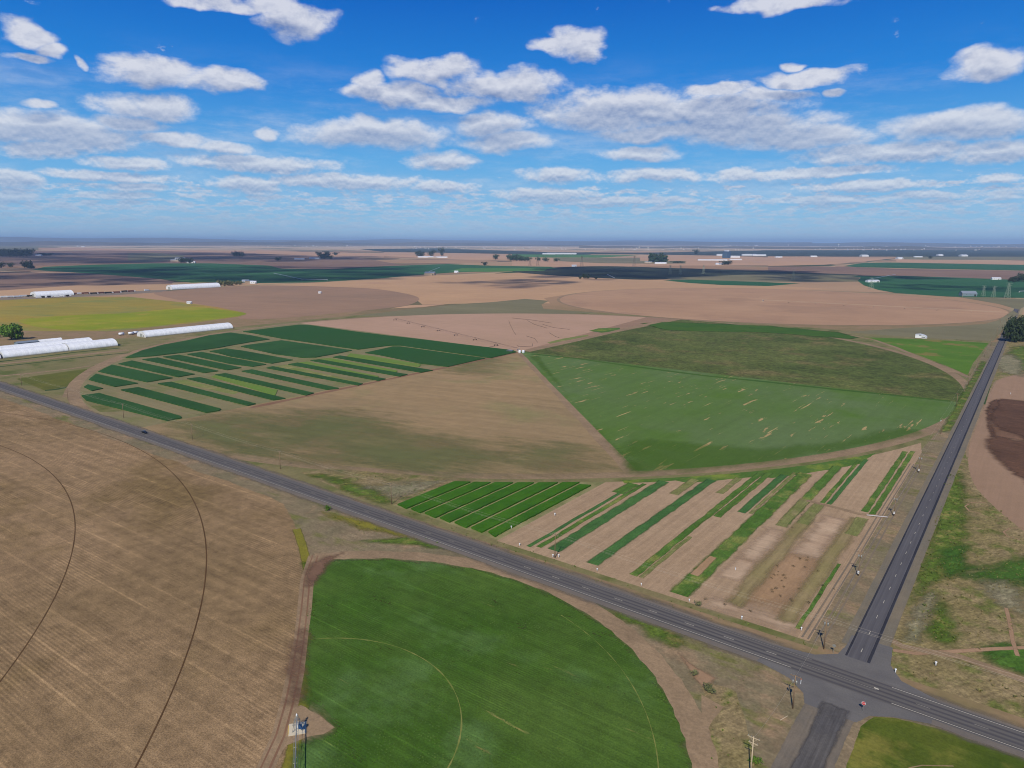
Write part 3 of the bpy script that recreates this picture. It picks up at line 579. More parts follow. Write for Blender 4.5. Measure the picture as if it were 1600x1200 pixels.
F['pg1s'] = fmat('sown_green_dark', (64, 104, 58), (76, 116, 62), s=18, ang=90, streak=.4, slen=30, swid=.9, rows=.2, rper=.9, rlen=9, fine=.5, fs=.6, soft=3.0, mot=.2, ms=2.5)
F['pg2s'] = fmat('sown_green_mid', (90, 122, 58), (72, 108, 42), s=20, ang=90, streak=.5, slen=26, swid=.9, rows=.25, rper=.9, rlen=9, fine=.55, fs=.7, third=(126, 136, 74), soft=3.0, mot=.25, ms=2.5)
F['pg3s'] = fmat('sown_green_pale', (134, 136, 90), (118, 128, 76), s=15, ang=90, streak=.5, slen=26, swid=.9, fine=.5, fs=.7, third=(154, 144, 108), soft=3.0, mot=.25, ms=2.5, opa=.9)
def vs_(u0, u1, v0, v1, key, label, z=.030):
    n = max(3, int((v1-v0)/3)); o = strip_line('crop_strip', [((u0+u1)/2+noise.noise(Vector((v0+(v1-v0)*i/n, u0, 1))/9)*.35, v0+(v1-v0)*i/n) for i in range(n+1)], (u1-u0)*1.22, F[key+'s'], z, label, 'crop strip', soft=True, jit=.06); return o
vs_(-106.3, -104.2, 6, 84, 'pg1', 'thinnest dark line left of the research strips')
vs_(-103.2, -100.6, 8, 97, 'pg2', 'thin green line beside the thinnest one')
vs_(-109.5, -102.6, 78, 94, 'pg2', 'widening head of the thin green lines')
vs_(-99, -93, 9, 106, 'pg1', 'dark bluish green research strip left of centre')
vs_(-81.2, -76, 8, 122, 'pg1', 'straight dark green research strip in the centre')
vs_(-87.5, -82.4, 92, 118, 'pg3', 'short pale olive patch atop the soil strip')
vs_(-70.5, -66.8, 106, 133, 'pg3', 'narrow weedy patch beside the centre strip')
vs_(-64.4, -61.0, 9, 148, 'pg2', 'green strip right of the centre with ragged edge')
vs_(-60.9, -58.9, 9, 52, 'pg3', 'pale stubbly line beside the ragged green strip')
vs_(-60.9, -57.4, 78, 150, 'pg2', 'upper half widening of the ragged green strip', .031)
vs_(-54.6, -50.4, 89, 151, 'pg1', 'short dark green block near the headland')
vs_(-48.3, -40.7, 6, 160, 'pg2', 'wide mottled green research strip')
F['plotrusts'] = F['plotrust']
vs_(-47.6, -44.2, 22, 40, 'plotrust', 'worn pinkish gap inside the wide strip', .034)
vs_(-50, -48.2, 90, 158, 'pg3', 'pale edge of the wide mottled strip', .031)
vs_(-37.0, -31.9, 88, 182, 'pg2', 'green strip fading to pale at its lower end')
vs_(-37.2, -32.2, 84, 122, 'pg3', 'pale worn lower end of the fading strip', .031)
vs_(-28.8, -26.6, 122, 200, 'pg2', 'thin double line of green, left one')
vs_(-26.0, -23.6, 122, 204, 'pg1', 'thin double line of green, right one')
vs_(-12.0, -9.0, 122, 233, 'pg2', 'long green strip by the side road, left half')
vs_(-8.6, -5.9, 118, 236, 'pg2', 'long green strip by the side road, right half')
vs_(-8.3, -6.9, 8, 62, 'pg2', 'narrow green ditch line near the corner')
vs_(-12.6, -7.0, 92, 114, 'pg3', 'tufty green end beside the cross path')
vs_(-31, -25.5, 92, 120, 'pg3', 'thin olive growth below the cross path')
sheet('soil_patch', rect(-39.5, -31, 26, 46), F['plotpale'], .026, 'chalky pale square of soil', 'soil', inset=1)
sheet('soil_patch', rect(-39, -31, 44, 80), F['plotpale'], .027, 'pale rippled soil right of the wide green strip', 'soil', inset=1.5)
sheet('soil_patch', rect(-24, -14, 62, 108), F['plotpale'], .026, 'pale rippled soil in the right hand plot', 'soil', inset=1.5)
sheet('soil_patch', rect(-30, -12, 14, 62), F['plotrust'], .025, 'rusty brown soil dotted with weeds', 'soil', inset=3)
sheet('soil_patch', rect(-14, -8.6, 10, 112), F['plotolive'], .028, 'olive weedy strip beside the narrow ditch', 'soil', inset=1)
sheet('soil_patch', rect(-31, -25, 10, 100), F['plotolive'], .029, 'weedy wheel rows between the pale plots', 'soil', inset=1)
sheet('soil_patch', rect(-36, -8, 4, 12), F['plotpale'], .024, 'pale soil near the corner by the highway', 'soil', inset=2)
strip_line('dirt_track', [(-34, 121), (-20, 119.5), (-12, 118), (-2, 121)], 2.6, F['plotolive'] and F['dirt'], .040, 'footpath crossing the research plots')
strip_line('dirt_track', [(-9, 118.6), (-1.5, 121.4)], .8, pmat('pale_pipe', (228, 222, 210)), .046, 'white stretch of irrigation pipe on the footpath')
for k, u in enumerate((-5.2, -3.6, -1.6, .2)):
    strip_line('wheel_track', [(u, 4), (u+.3, 60), (u, 118), (u+.2, 210)], .55, F['gravel'], .031, f'faint wheel mark {["nearest the plots", "second from the plots", "second from the road", "nearest the road"][k]} along the property edge', 'track', jit=.2)
sheet('verge', [(-4, 2), (6.6, 2), (6.6, 790), (-1, 790), (-1, 300), (-4, 236)], F['verge'], .019, 'gravelly verge between the plots and the side road', 'verge')
sheet('grass_patch', [(0, 290), (5.6, 300), (6.2, 420), (6.4, 620), (1, 620), (0, 400)], F['grass'], .024, 'green verge of the side road beside the circle', 'grass', inset=.8)

# ------------------------------------------------------------------ south side fields
def blend_arc(c, r, a0, a1, n=80): return arc(c[0], c[1], r, a0, a1, n)
SC = (-393, -420); GC = (-90, -109.5)
# stubble circle, cut off by the verge of the highway
pts = []
for i in range(0, 181):
    a = -40+i*180/180; x, y = SC[0]+434*math.cos(R(a)), SC[1]+434*math.sin(R(a)); y = min(y, hv(x)-15.5-2*noise.noise(Vector((x/25, 0, 0)))); pts.append((x, y))
sheet('verge', hband(-5, -150, -620, 60)+[], F['verge'], .010, 'dry verge south of the highway', 'verge')
sheet('field', pts+[(-1200, -420), (-1200, -900), (-200, -900)], F['stubble'], .020, 'brown stubble field filling the lower left', 'field', rough=.5)
for r, lb in ((355.5, 'inner'), (400.5, 'outer')):
    strip_line('wheel_track', arc(SC[0], SC[1], r, -5, 150, 220), .42, fmat('wheel_rut_'+lb, (84, 64, 44), (96, 74, 52), s=20, streak=0, fine=.2), .030, f'dark {lb} wheel rut curving through the stubble', 'track', jit=.12)
strip_line('grass_strip', [(x, y) for x, y in arc(SC[0], SC[1], 434, 22, 62, 60) if y < -30], 4.4, F['yellow'], .028, 'yellow weeds along the rim of the stubble', 'grass', soft=True)
G = [p for p in arc(GC[0], GC[1], 92, -40, 175, 90)]
strip_line('dirt_track', arc(GC[0], GC[1], 94.3, -60, 140, 120), 6.4, F['dirt'], .036, 'dirt track round the small green circle', 'track', jit=.12)
gp = arc(GC[0]+.5, GC[1]+.5, 91.5, -60, 143, 90)+P((478,945),(474,1000),(470,1060),(470,1098),(500,1118),(522,1137),(500,1150),(470,1160),(440,1230),(500,1330))
sheet('field', gp, F['green_s'], .032, 'green half circle crop in the lower middle', 'field', inset=3.2)
for r, lb in ((38.8, 'inner pale wheel mark in the green half circle'),):
    strip_line('wheel_track', arc(GC[0], GC[1], r, -30, 138, 70), .3, fmat('wheel_mark', (138, 142, 84), (104, 122, 60), s=4, streak=0, fine=.3), .040, lb, 'track', jit=.7)
strip_line('wheel_track', arc(GC[0], GC[1], 84, -25, 75, 90), .2, bpy.data.materials['wheel_mark'], .040, 'outer faint wheel mark in the green half circle', 'track', jit=.9)
sheet('dirt_pad', P((470,1102),(500,1118),(523,1137),(505,1147),(478,1152),(450,1165),(425,1185),(430,1150),(445,1110)), F['dirt'], .036, 'bare dirt pad at the small pivot', 'ground', rough=.3)
lane = P((493,868),(480,905),(476,950),(470,1000),(462,1050),(452,1100),(438,1150),(415,1200),(380,1260))
strip_line('dirt_track', lane, 4.6, F['dirt'], .034, 'dirt lane between stubble and green crop', jit=.15)
for k, o in enumerate((-1.0, .9)):
    strip_line('wheel_track', [(x+o, y+o*.4) for x, y in lane], .5, bpy.data.materials['furrow'], .037, f'{["left","right"][k]} wheel rut of the dirt lane', 'track', jit=.3)
F['mud'] = fmat('muddy_patch', (112, 88, 76), (130, 104, 88), s=8, streak=.2, fine=.3, soft=6)
sheet('soil_patch', P((476,905),(486,880),(500,872),(540,862),(520,875),(505,895),(490,915),(478,918)), F['mud'], .038, 'churned dark soil where the lane meets the circle', 'soil', inset=1)
sheet('soil_patch', P((452,1010),(470,985),(482,1000),(476,1040),(470,1098),(448,1100)), F['mud'], .039, 'damp brown soil along the dirt lane', 'soil', inset=1.5)
sheet('grass_patch', P((560,845),(640,840),(680,846),(740,862),(690,858),(620,850)), F['grass'], .026, 'green fringe above the half circle', 'grass', inset=1)
sheet('grass_patch', P((870,930),(950,945),(1010,965),(1060,990),(1068,1020),(1040,1008),(1000,985),(940,955)), F['grass'], .026, 'green wedge between half circle and highway', 'grass', inset=1.5)
sheet('grass_patch', P((500,800),(700,835),(840,880),(900,910),(800,885),(660,845),(560,825)), F['yellow'], .024, 'yellowish grass along the highway shoulder', 'grass', inset=1.5)
sheet('grass_patch', P((1090,1060),(1150,1080),(1165,1130),(1180,1190),(1160,1260),(1090,1260),(1105,1180),(1110,1110)), F['drygrass'], .018, 'olive grass between the half circle and the poles', 'grass', rough=.5)
sheet('dirt_pad', P((1096,1085),(1130,1105),(1115,1125),(1100,1150),(1098,1110)), F['dirt'], .027, 'bare dirt apron right of the half circle', 'ground', rough=.5)
sheet('dirt_pad', P((1060,1020),(1075,1045),(1098,1075),(1120,1060),(1090,1045)), F['dirtsoft'], .028, 'soft dirt corner of the circle track', 'ground', inset=1)

# ------------------------------------------------------------------ east side of the side road
EC = (412, 392)
def east(u): return u
sheet('field', [(14.5, 0), (400, -6), (400, 1200), (14.5, 1200)], F['drygrass'], .012, 'rough grass right of the side road', 'field')
EF = P((1512,715),(1513,695),(1522,672),(1540,628),(1552,603),(1562,593),(1600,584),(1720,570),(1720,930),(1640,862),(1588,821),(1544,783),(1519,750))
sheet('field', EF, F['brownR'], .022, 'bare tilled field right of the side road', 'field', smooth=True, rough=.4)
strip_line('dirt_track', smoothed(EF)[:40], 1.2, F['dirt'], .026, 'thin wheel path round the tilled field')
sheet('soil_patch', P((1542,640),(1550,628),(1562,622),(1600,626),(1660,640),(1660,800),(1600,752),(1575,735),(1555,715),(1540,698),(1536,688),(1552,680),(1600,690),(1600,684),(1560,670),(1546,655)), F['wet'], .030, 'dark wet soil spread by the sprinklers', 'soil', inset=1.5)
sheet('soil_patch', P((1541,640),(1548,628),(1560,622),(1562,634),(1552,645),(1548,660),(1556,680),(1550,684),(1543,668)), F['wet'], .031, 'thin dark rim of the wet soil', 'soil', inset=.8)
sheet('soil_patch', P((1545,645),(1600,650),(1660,660),(1660,700),(1600,690),(1550,682)), F['wetpale'], .029, 'half dried soil inside the wet ring', 'soil', inset=2)
sheet('grass_patch', P((1478,742),(1500,738),(1512,760),(1512,830),(1508,890),(1470,905),(1430,935),(1418,960),(1422,930),(1450,850)), F['grass'], .022, 'green grass belt right of the side road', 'grass', inset=2)
sheet('grass_patch', P((1470,860),(1508,850),(1510,890),(1480,905),(1470,890)), fmat('lush_grass', (62, 100, 38), (76, 110, 44), s=10, ang=60, streak=.45, slen=6, swid=.8, fine=.7, mot=.35, ms=2.5, soft=6), .025, 'deep green tussocks in the grass belt', 'grass', inset=1.5)
sheet('grass_patch', P((1455,930),(1475,935),(1500,985),(1495,1010),(1460,1005),(1440,985),(1455,950)), F['grass'], .026, 'green patch above the gravel lane', 'grass', inset=2)
sheet('grass_patch', P((1535,1010),(1560,1000),(1620,1015),(1660,1030),(1660,1075),(1600,1055),(1545,1035),(1530,1030)), bpy.data.materials['lush_grass'], .026, 'lush green patch between the gravel lanes', 'grass', inset=1.5)
sheet('grass_patch', P((1500,890),(1600,870),(1660,880),(1660,920),(1570,915),(1500,905)), bpy.data.materials['lush_grass'], .027, 'green patch at the right edge', 'grass', inset=3)
sheet('grass_patch', P((1430,950),(1455,920),(1465,935),(1450,965),(1440,1005),(1410,1000),(1420,970)), F['greyweed'], .027, 'grey dry weeds beside the side road', 'grass', inset=1)
sheet('grass_patch', P((1530,910),(1570,905),(1600,930),(1600,960),(1560,945),(1535,930)), F['greyweed'], .028, 'grey dry weeds in the rough grass', 'grass', inset=2)
sheet('grass_patch', P((1545,560),(1580,552),(1600,565),(1600,590),(1560,580)), F['greyweed'], .028, 'grey rubbly weeds near the dark trees', 'grass', inset=3)
sheet('grass_patch', P((1560,575),(1590,578),(1660,590),(1640,560),(1600,540),(1580,542),(1570,560)), F['grass'], .024, 'green grass below the dark trees', 'grass', inset=3)
lane2 = P((1392,1000),(1410,1010),(1450,1018),(1500,1026),(1560,1048),(1620,1070),(1700,1100))
strip_line('dirt_track', lane2, 3.0, F['dirt'], .034, 'gravel lane running off to the lower right', jit=.1)
strip_line('dirt_track', P((1395,1016),(1430,1021),(1490,1018),(1550,1014),(1650,1010)), 2.4, F['dirtsoft'], .033, 'fainter gravel lane running level to the right', soft=True)
sheet('grass_patch', P((1400,1045),(1420,1030),(1460,1030),(1540,1045),(1620,1075),(1680,1105),(1680,1140),(1590,1112),(1500,1085),(1430,1065)), F['drygrass'], .020, 'olive rough grass between highway and lane', 'grass', rough=.4)
strip_line('dirt_track', P((1572,950),(1578,975),(1582,1000),(1590,1025)), 1.6, F['dirtsoft'], .034, 'narrow footpath down the rough grass', soft=True)
for (a, b) in ((1510, 795), (1570, 835)):
    strip_line('wheel_track', P((a+30,b-10),(a+8,b-10),(a-2,b-4),(a+4,b+3),(a+24,b+8)), 1.0, F['dirtsoft'], .034, 'looping tyre mark in the dry grass, '+('upper' if a == 1510 else 'lower')+' one', 'track', soft=True)
strip_line('ditch', P((1538,632),(1542,618),(1548,600)), 1.2, bpy.data.materials['ditch_green'], .034, 'short hedge line beside the tilled field')
# lower right mown field
sheet('field', P((1322,1200),(1345,1135),(1365,1120),(1400,1122),(1470,1140),(1560,1170),(1640,1200))+[(160, -22), (160, -200), (19, -200)], F['mowed'], .024, 'mown grass field in the lower right corner', 'field', rough=.3)
strip_line('wheel_track', P((1420,1200),(1440,1196),(1490,1197)), .3, F['dirt'], .030, 'pale curved line in the mown field', 'track')

# ------------------------------------------------------------------ roads
def road_mat(name, c1, c2, centre, lanes, axis, wear):
    m = bpy.data.materials.new(name); m.use_nodes = True; t = m.node_tree; q = NG(t); b = t.nodes['Principled BSDF']
    pos = q.n('ShaderNodeNewGeometry').outputs['Position']; x, y, z = q.sep(pos)
    if axis == 'x':
        hvn = q.m('ADD', q.m('MULTIPLY_ADD', x, -0.01594, -9.84), q.m('MULTIPLY', q.m('MULTIPLY', x, x), -1.118e-5)); off = q.m('SUBTRACT', y, hvn); lo = x
    else: off = q.m('SUBTRACT', x, centre); lo = y
    n = q.noise(q.comb(x, y, 0), 1/9, 4, .6); f = q.noise(q.comb(x, y, 0), 3.5, 4, .7)
    st = q.noise(q.comb(q.m('MULTIPLY', lo, 1/60), q.m('MULTIPLY', off, 1.3), 2), 1.0, 4, .6)
    col = q.mix(n, alb(c1), alb(c2))
    # wheel paths polished and dark, oil line pale
    ph = q.m('COSINE', q.m('MULTIPLY', off, 2*math.pi/1.8))
    col = q.mix(q.m('MULTIPLY', q.ss(ph, -.2, .9), wear), col, alb((62, 62, 72)))
    v = q.m('MULTIPLY', q.m('MULTIPLY_ADD', q.m('SUBTRACT', st, .5), 1.0, 1.0), q.m('MULTIPLY_ADD', q.m('SUBTRACT', f, .5), .3, 1.0))
    q._in(b.inputs['Base Color'], q.scale(col, v)); b.inputs['Roughness'].default_value = .85; b.inputs['Specular IOR Level'].default_value = .2
    return m
HW = road_mat('highway_asphalt', (106, 104, 106), (96, 95, 98), 0, 2, 'x', .65)
SH = fmat('old_asphalt', (112, 108, 108), (122, 116, 112), s=14, ang=0, streak=.2, slen=70, swid=.8, fine=.22, fs=.4)
SHE = fmat('gravel_fade', (126, 118, 108), (116, 110, 106), s=14, ang=0, streak=.2, slen=70, swid=.8, fine=.25, fs=.5, soft=5)
SR = road_mat('side_road_asphalt', (98, 98, 106), (90, 90, 98), 10.1, 2, 'y', .18)
DK = fmat('fresh_tar', (52, 54, 66), (60, 62, 74), s=10, ang=90, streak=.2, slen=30, swid=.6, fine=.2, soft=3)
PW = pmat('road_paint', (204, 202, 194), rough=.7, var=.2, vs=2)
PWF = pmat('worn_road_paint', (158, 156, 152), rough=.8, var=.3, vs=2)
strip_line('shoulder', hline(-.3, -1400, 400), 19, SHE, .052, 'gravel edge of the highway fading to dirt', 'road', soft=True)
sheet('shoulder', hband(-6.4, 5.2, -1400, 400), SH, .060, 'grey paved shoulders of the highway', 'road', rough=.12)
# crossroads apron
ap = [(-10, hv(0)+5.0), (0, -3.2), (5.2, 1.2), (6.2, 8), (6.2, 14), (17, 14), (18, 4), (21.5, -2), (30, hv(30)+5), (30, hv(30)-6.3), (22, -19.5), (17.5, -22.5), (15.5, -27), (3.5, -27), (2.2, -23), (-2.5, -18.6), (-12, hv(-10)-6.2)]
sheet('crossroads', ap, fmat('crossroads_asphalt', (112, 112, 116), (104, 104, 110), s=9, streak=.15, slen=20, swid=1, fine=.2, fs=.4), .064, 'worn grey asphalt of the crossroads', 'road', rough=.15)
sheet('highway', hband(-4.4, 4.4, -1400, 400), HW, .068, 'two lane asphalt highway crossing the view', 'road')
sheet('shoulder', [(4.6, 8), (6, 900), (6, 1500), (15.5, 1500), (15.5, 900), (16.2, 8)], fmat('side_shoulder', (118, 114, 106), (128, 120, 108), s=10, ang=90, streak=.2, slen=60, swid=.7, fine=.25, fs=.5), .050, 'gravel edge of the side road', 'road', rough=.3)
sheet('side_road', [(6.9, 1.6), (13.4, 1.4), (13.4, 1500), (7.0, 1500)], SR, .066, 'straight dark side road running north', 'road')
strip_line('tar_seam', [(12.9, 1.6+i*20) for i in range(70)], 1.0, DK, .072, 'dark tar edge on the right of the side road', 'road', soft=True)
strip_line('tar_seam', [(7.2, 1.8+i*20) for i in range(70)], .7, DK, .072, 'dark tar edge on the left of the side road', 'road', soft=True)
SL = fmat('lower_road_gravel', (124, 116, 108), (112, 108, 104), s=8, ang=90, streak=.35, slen=30, swid=.7, fine=.25, fs=.4)
sheet('side_road', [(3.6, -26), (15.0, -26), (14.8, -34), (14.6, -60), (14.8, -110), (3.0, -110), (3.6, -60), (3.4, -34)], SL, .062, 'worn side road south of the crossroads', 'road', rough=.2)
sheet('tar_patch', [(6.9, -23.4), (13.2, -23.4), (13.2, -60), (13.2, -105), (7.0, -105), (7.0, -60)], fmat('dark_asphalt', (86, 86, 92), (96, 95, 98), s=8, ang=90, streak=.8, slen=24, swid=.5, fine=.3, soft=3), .070, 'darker asphalt panel where the lower road begins', 'road', inset=.9)
def mark(u0, u1, off, w, m, label, z=.078): return sheet('road_marking', hband(off-w/2, off+w/2, u0, u1), m, z, label, 'road marking')
mark(-1400, -3.5, -3.6, .16, PW, 'solid white edge line, near side, left of the junction')
mark(21, 400, -3.6, .16, PW, 'solid white edge line, near side, right of the junction')
mark(-1400, 0, 3.6, .13, PWF, 'solid white edge line, far side, left of the junction')
mark(20, 400, 3.6, .16, PW, 'solid white edge line, far side, right of the junction')
mark(-2, 17, 0.0, .12, PWF, 'faint centre line through the junction')
k = 0
def dash(verts, m, label, group, z=.080):
    o = sheet('road_marking', verts, m, z, label, 'road marking'); o['group'] = group; return o
for i in range(34):
    u = -8.5-12.2*i
    dash(hband(-.07, .07, u-3.0, u), PW if i < 8 else PWF, 'short pale dash of the highway centre line', 'centre dashes of the highway')
for i in range(5):
    u = 26+12.2*i; dash(hband(-.07, .07, u, u+3.0), PWF, 'pale centre dash right of the junction', 'centre dashes right of the junction')
for i in range(62):
    v = 6.0+11.4*i
    dash(rect(10.14, 10.27, v, v+2.2), PW if i < 12 else PWF, 'short pale dash of the side road centre line', 'centre dashes of the side road')
strip_line('road_marking', [(16.3, hv(16)+.6), (17.4, hv(17)+.5)], .5, PW, .082, 'small white arrow mark in the middle of the junction', 'road marking')
settle()

# ------------------------------------------------------------------ builders for things
class MB:
    def __init__(s): s.v = []; s.f = []
    def box(s, c, d, rz=0.0, rx=0.0, ry=0.0, taper=1.0):
        m = Matrix.Translation(c) @ Matrix.Rotation(rz, 4, 'Z') @ Matrix.Rotation(ry, 4, 'Y') @ Matrix.Rotation(rx, 4, 'X'); n = len(s.v)
        for z in (-1, 1):
            k = 1 if z < 0 else taper
            for x, y in ((-1, -1), (1, -1), (1, 1), (-1, 1)): s.v.append(m @ Vector((x*d[0]/2*k, y*d[1]/2*k, z*d[2]/2)))
        for q in ((3, 2, 1, 0), (4, 5, 6, 7), (0, 1, 5, 4), (1, 2, 6, 5), (2, 3, 7, 6), (3, 0, 4, 7)): s.f.append(tuple(n+i for i in q))
        return s
    def tube(s, a, b, r0, r1=None, k=8, cap=True):
        a, b = Vector(a), Vector(b); r1 = r0 if r1 is None else r1; t = (b-a).normalized()
        u = t.cross(Vector((0, 0, 1))); u = Vector((1, 0, 0)) if u.length < 1e-4 else u.normalized(); w = t.cross(u); n = len(s.v)
        for p, r in ((a, r0), (b, r1)):
            for i in range(k): an = 2*math.pi*i/k; s.v.append(p+(u*math.cos(an)+w*math.sin(an))*r)
        for i in range(k): j = (i+1) % k; s.f.append((n+i, n+j, n+k+j, n+k+i))
        if cap: s.f.append(tuple(n+i for i in range(k))[::-1]); s.f.append(tuple(n+k+i for i in range(k)))
        return s
    def lathe(s, prof, c=(0, 0, 0), k=12):
        n = len(s.v); c = Vector(c)
        for r, z in prof:
            for i in range(k): a = 2*math.pi*i/k; s.v.append(c+Vector((r*math.cos(a), r*math.sin(a), z)))
        for p in range(len(prof)-1):
            for i in range(k): j = (i+1) % k; s.f.append((n+p*k+i, n+p*k+j, n+(p+1)*k+j, n+(p+1)*k+i))
        s.f.append(tuple(n+i for i in range(k))[::-1]); s.f.append(tuple(n+(len(prof)-1)*k+i for i in range(k))); return s
    def prism(s, pts, y0, y1, axis='y'):
        """outline in x,z pushed along y"""
        n = len(s.v); k = len(pts)
        for y in (y0, y1):
            for x, z in pts: s.v.append(Vector((x, y, z)) if axis == 'y' else Vector((y, x, z)))
        for i in range(k): j = (i+1) % k; s.f.append((n+i, n+j, n+k+j, n+k+i))
        s.f.append(tuple(n+i for i in range(k))[::-1]); s.f.append(tuple(n+k+i for i in range(k))); return s
    def build(s, name, mat, parent=None, smooth=False):
        o = mesh_obj(name, s.v, s.f, mat, parent, smooth)
        bm = bmesh.new(); bm.from_mesh(o.data); bmesh.ops.recalc_face_normals(bm, faces=bm.faces); bm.to_mesh(o.data); bm.free(); return o
def thing(name, label, cat, loc=(0, 0, 0), rz=0.0, group=None):
    o = bpy.data.objects.new(name, None); COL.objects.link(o); o.location = loc; o.rotation_euler = (0, 0, rz); o.empty_display_size = .5
    return tag(o, label, cat, group)
def kids(o): return [c for c in bpy.data.objects if c.parent == o]
KIDS = {}
def dup(root, loc, rz=0.0, label=None, group=None, sc=None):
    """a copy of a thing with copies of its parts and sub-parts"""
    if root.name not in KIDS: KIDS[root.name] = [(c, kids(c)) for c in kids(root)]
    r = root.copy(); COL.objects.link(r); r.location = loc; r.rotation_euler = (0, 0, rz)
    if sc: r.scale = sc if isinstance(sc, tuple) else (sc, sc, sc)
    if label: r['label'] = label
    if group: r['group'] = group
    for ch, gs in KIDS[root.name]:
        c = ch.copy(); COL.objects.link(c); c.parent = r
        for g_ in gs: d = g_.copy(); COL.objects.link(d); d.parent = c
    return r
WOOD = pmat('weathered_wood', (132, 112, 94), var=.25, vs=3); WOODP = pmat('pale_pole_wood', (190, 178, 160), var=.2, vs=3)
STEEL = pmat('galvanised_steel', (176, 180, 184), rough=.45, metal=.6); WHT = pmat('white_paint', (236, 236, 232), rough=.5, var=.05)
DKM = pmat('dark_metal', (58, 56, 54), rough=.5, metal=.4); GLS = pmat('window_glass', (46, 58, 70), rough=.12, spec=.8, var=.1)
CER = pmat('insulator_glaze', (150, 160, 166), rough=.3); BLU = pmat('blue_panel', (52, 92, 150), rough=.35); YEL = pmat('yellow_edge', (206, 178, 96))
CONC = pmat('pad_concrete', (206, 200, 188), var=.1); RUBB = pmat('tyre_rubber', (36, 36, 38)); WIRE = pmat('overhead_wire', (190, 186, 178), rough=.5)
TANK = pmat('white_tank', (240, 242, 242), rough=.4, var=.04); ROOFW = pmat('white_roof_metal', (228, 230, 232), rough=.4, var=.05)
ROOFG = pmat('grey_roof_metal', (128, 142, 164), rough=.4, var=.1); WALLB = pmat('blue_grey_siding', (116, 138, 156), var=.1); WALLT = pmat('tan_siding', (186, 170, 150), var=.1)

# ---- utility poles
def make_pole(name, label, h, arms=1, transf=False, wood=WOOD, pale=False):
    t = thing(name, label, 'utility pole')
    MB().tube((0, 0, -.5), (0, 0, h), .17, .11, 10).build('shaft', wood, t, True)
    for a in range(arms):
        z = h-.45-a*1.3; cr = MB().box((0, .14, z), (2.6 if a == 0 else 2.0, .10, .14)).tube((-.8, .12, z-.05), (0, .1, z-.9), .025).tube((.8, .12, z-.05), (0, .1, z-.9), .025).build('crossarm', wood, t)
        for x in ((-1.15, -.45, 1.15) if a == 0 else (-.85, .85)):
            MB().lathe([(.03, 0), (.035, .1), (.07, .12), (.05, .17), (.07, .2), (.04, .27)], (x, .14, z+.06), 8).build('insulator', CER, cr, True)
    if transf:
        for x in (-.42, .42): 
            b = MB().lathe([(.2, 0), (.26, .04), (.26, .82), (.2, .9), (.08, .94)], (x, -.38, h-2.2), 12).build('transformer', STEEL, t, True)
            MB().lathe([(.03, 0), (.05, .12), (.03, .26)], (x, -.38, h-1.28), 8).build('bushing', CER, b, True)
    return t
def ground_of(px, py, z): x, y = at(px, py, z); return (x, y, 0)
HPOLES = [(-1.2+2.6, 1.4), (-91.9, 4.0), (-178.6, 5.1), (-259.3, 5.0), (-346, 6.5), (-430, 6.4), (-514.4, 6.2), (-600, 6.0)]
first = make_pole('utility_pole', 'bare wooden utility pole by the highway beside the dark bluish research strip', 9.6, 1)
first.location = (*HPOLES[1], 0); first['group'] = 'poles along the highway'
hl = ['', '', 'wooden utility pole at the left end of the vivid green strips', 'wooden pole by the highway above the lone yellow green weeds', 'wooden pole by the highway in the tan greening field corner',
      'wooden pole by the highway in front of the front dark strip', 'wooden pole standing where the dirt track meets the highway', 'wooden pole by the highway near the dark ditch at the left']
POLES = {1: first}
for i in range(2, 8): POLES[i] = dup(first, (*HPOLES[i], 0), random.uniform(-.06, .06), hl[i], 'poles along the highway')
pc = make_pole('utility_pole', 'two armed wooden pole with transformers at the near left corner of the crossroads', 9.8, 2, True); pc.location = (*HPOLES[0], 0); pc.rotation_euler.z = .25
pt = make_pole('utility_pole', 'wooden pole with white transformers on the brown verge south of the highway', 9.3, 1, True); gx, gy = at(1238.5, 1107); pt.location = (gx, gy, 0); pt.rotation_euler.z = -.02
pb = make_pole('utility_pole', 'pale wooden pole rising from the bottom edge with tangled crossarms', 10.4, 2, False, WOODP); gx, gy = at(1177.5, 1152, 10.2); pb.location = (gx, gy, 0)
SP = [(-.2, 56.0), (.4, 124.5), (.6, 196), (.8, 288), (1.0, 378), (1.2, 470), (1.4, 560), (1.6, 655), (1.8, 750), (2.4, 860), (3.5, 968)]
sl = ['two armed pole with a white meter box beside the narrow green ditch line', 'pole with a white box where the white pipe meets the side road', 'pole with pale fittings beside the long green strips',
      'side road pole at the tip of the circle wheel path', 'side road pole beside the lower grain sector', 'side road pole near the middle of the grain sector', 'side road pole beside the join of olive and blue green sectors',
      'side road pole beside the pale track in the north east', 'side road pole at the north east corner', 'slim pole beyond the property near the dark trees', 'slim pole by the weedy margin of the fallow circle']
ps = make_pole('utility_pole', sl[0], 9.2, 2, True); ps.location = (*SP[0], 0); ps['group'] = 'poles along the side road'
bx = MB().box((.0, -.3, 1.5), (.5, .3, .9)).build('meter_box', WHT, ps); MB().box((0, -.46, 1.6), (.3, .02, .3)).build('door', STEEL, bx)
for i in range(1, 11): dup(ps if i < 3 else first, (*SP[i], 0), random.uniform(-.08, .08)+math.pi/2*0, sl[i], 'poles along the side road')
def wire(pts, label, r=.014, sag=.9, name='wire', k=10):
    m = MB()
    for a, b in zip(pts[:-1], pts[1:]):
        a, b = Vector(a), Vector(b); pr = a
        for i in range(1, k+1):
            q = a.lerp(b, i/k); q.z -= 4*sag*(i/k)*(1-i/k); m.tube(pr, q, r, r, 4, cap=False); pr = q
    return tag(m.build(name, WIRE), label, 'power line')
HP2 = [(95, 3.2)]+HPOLES
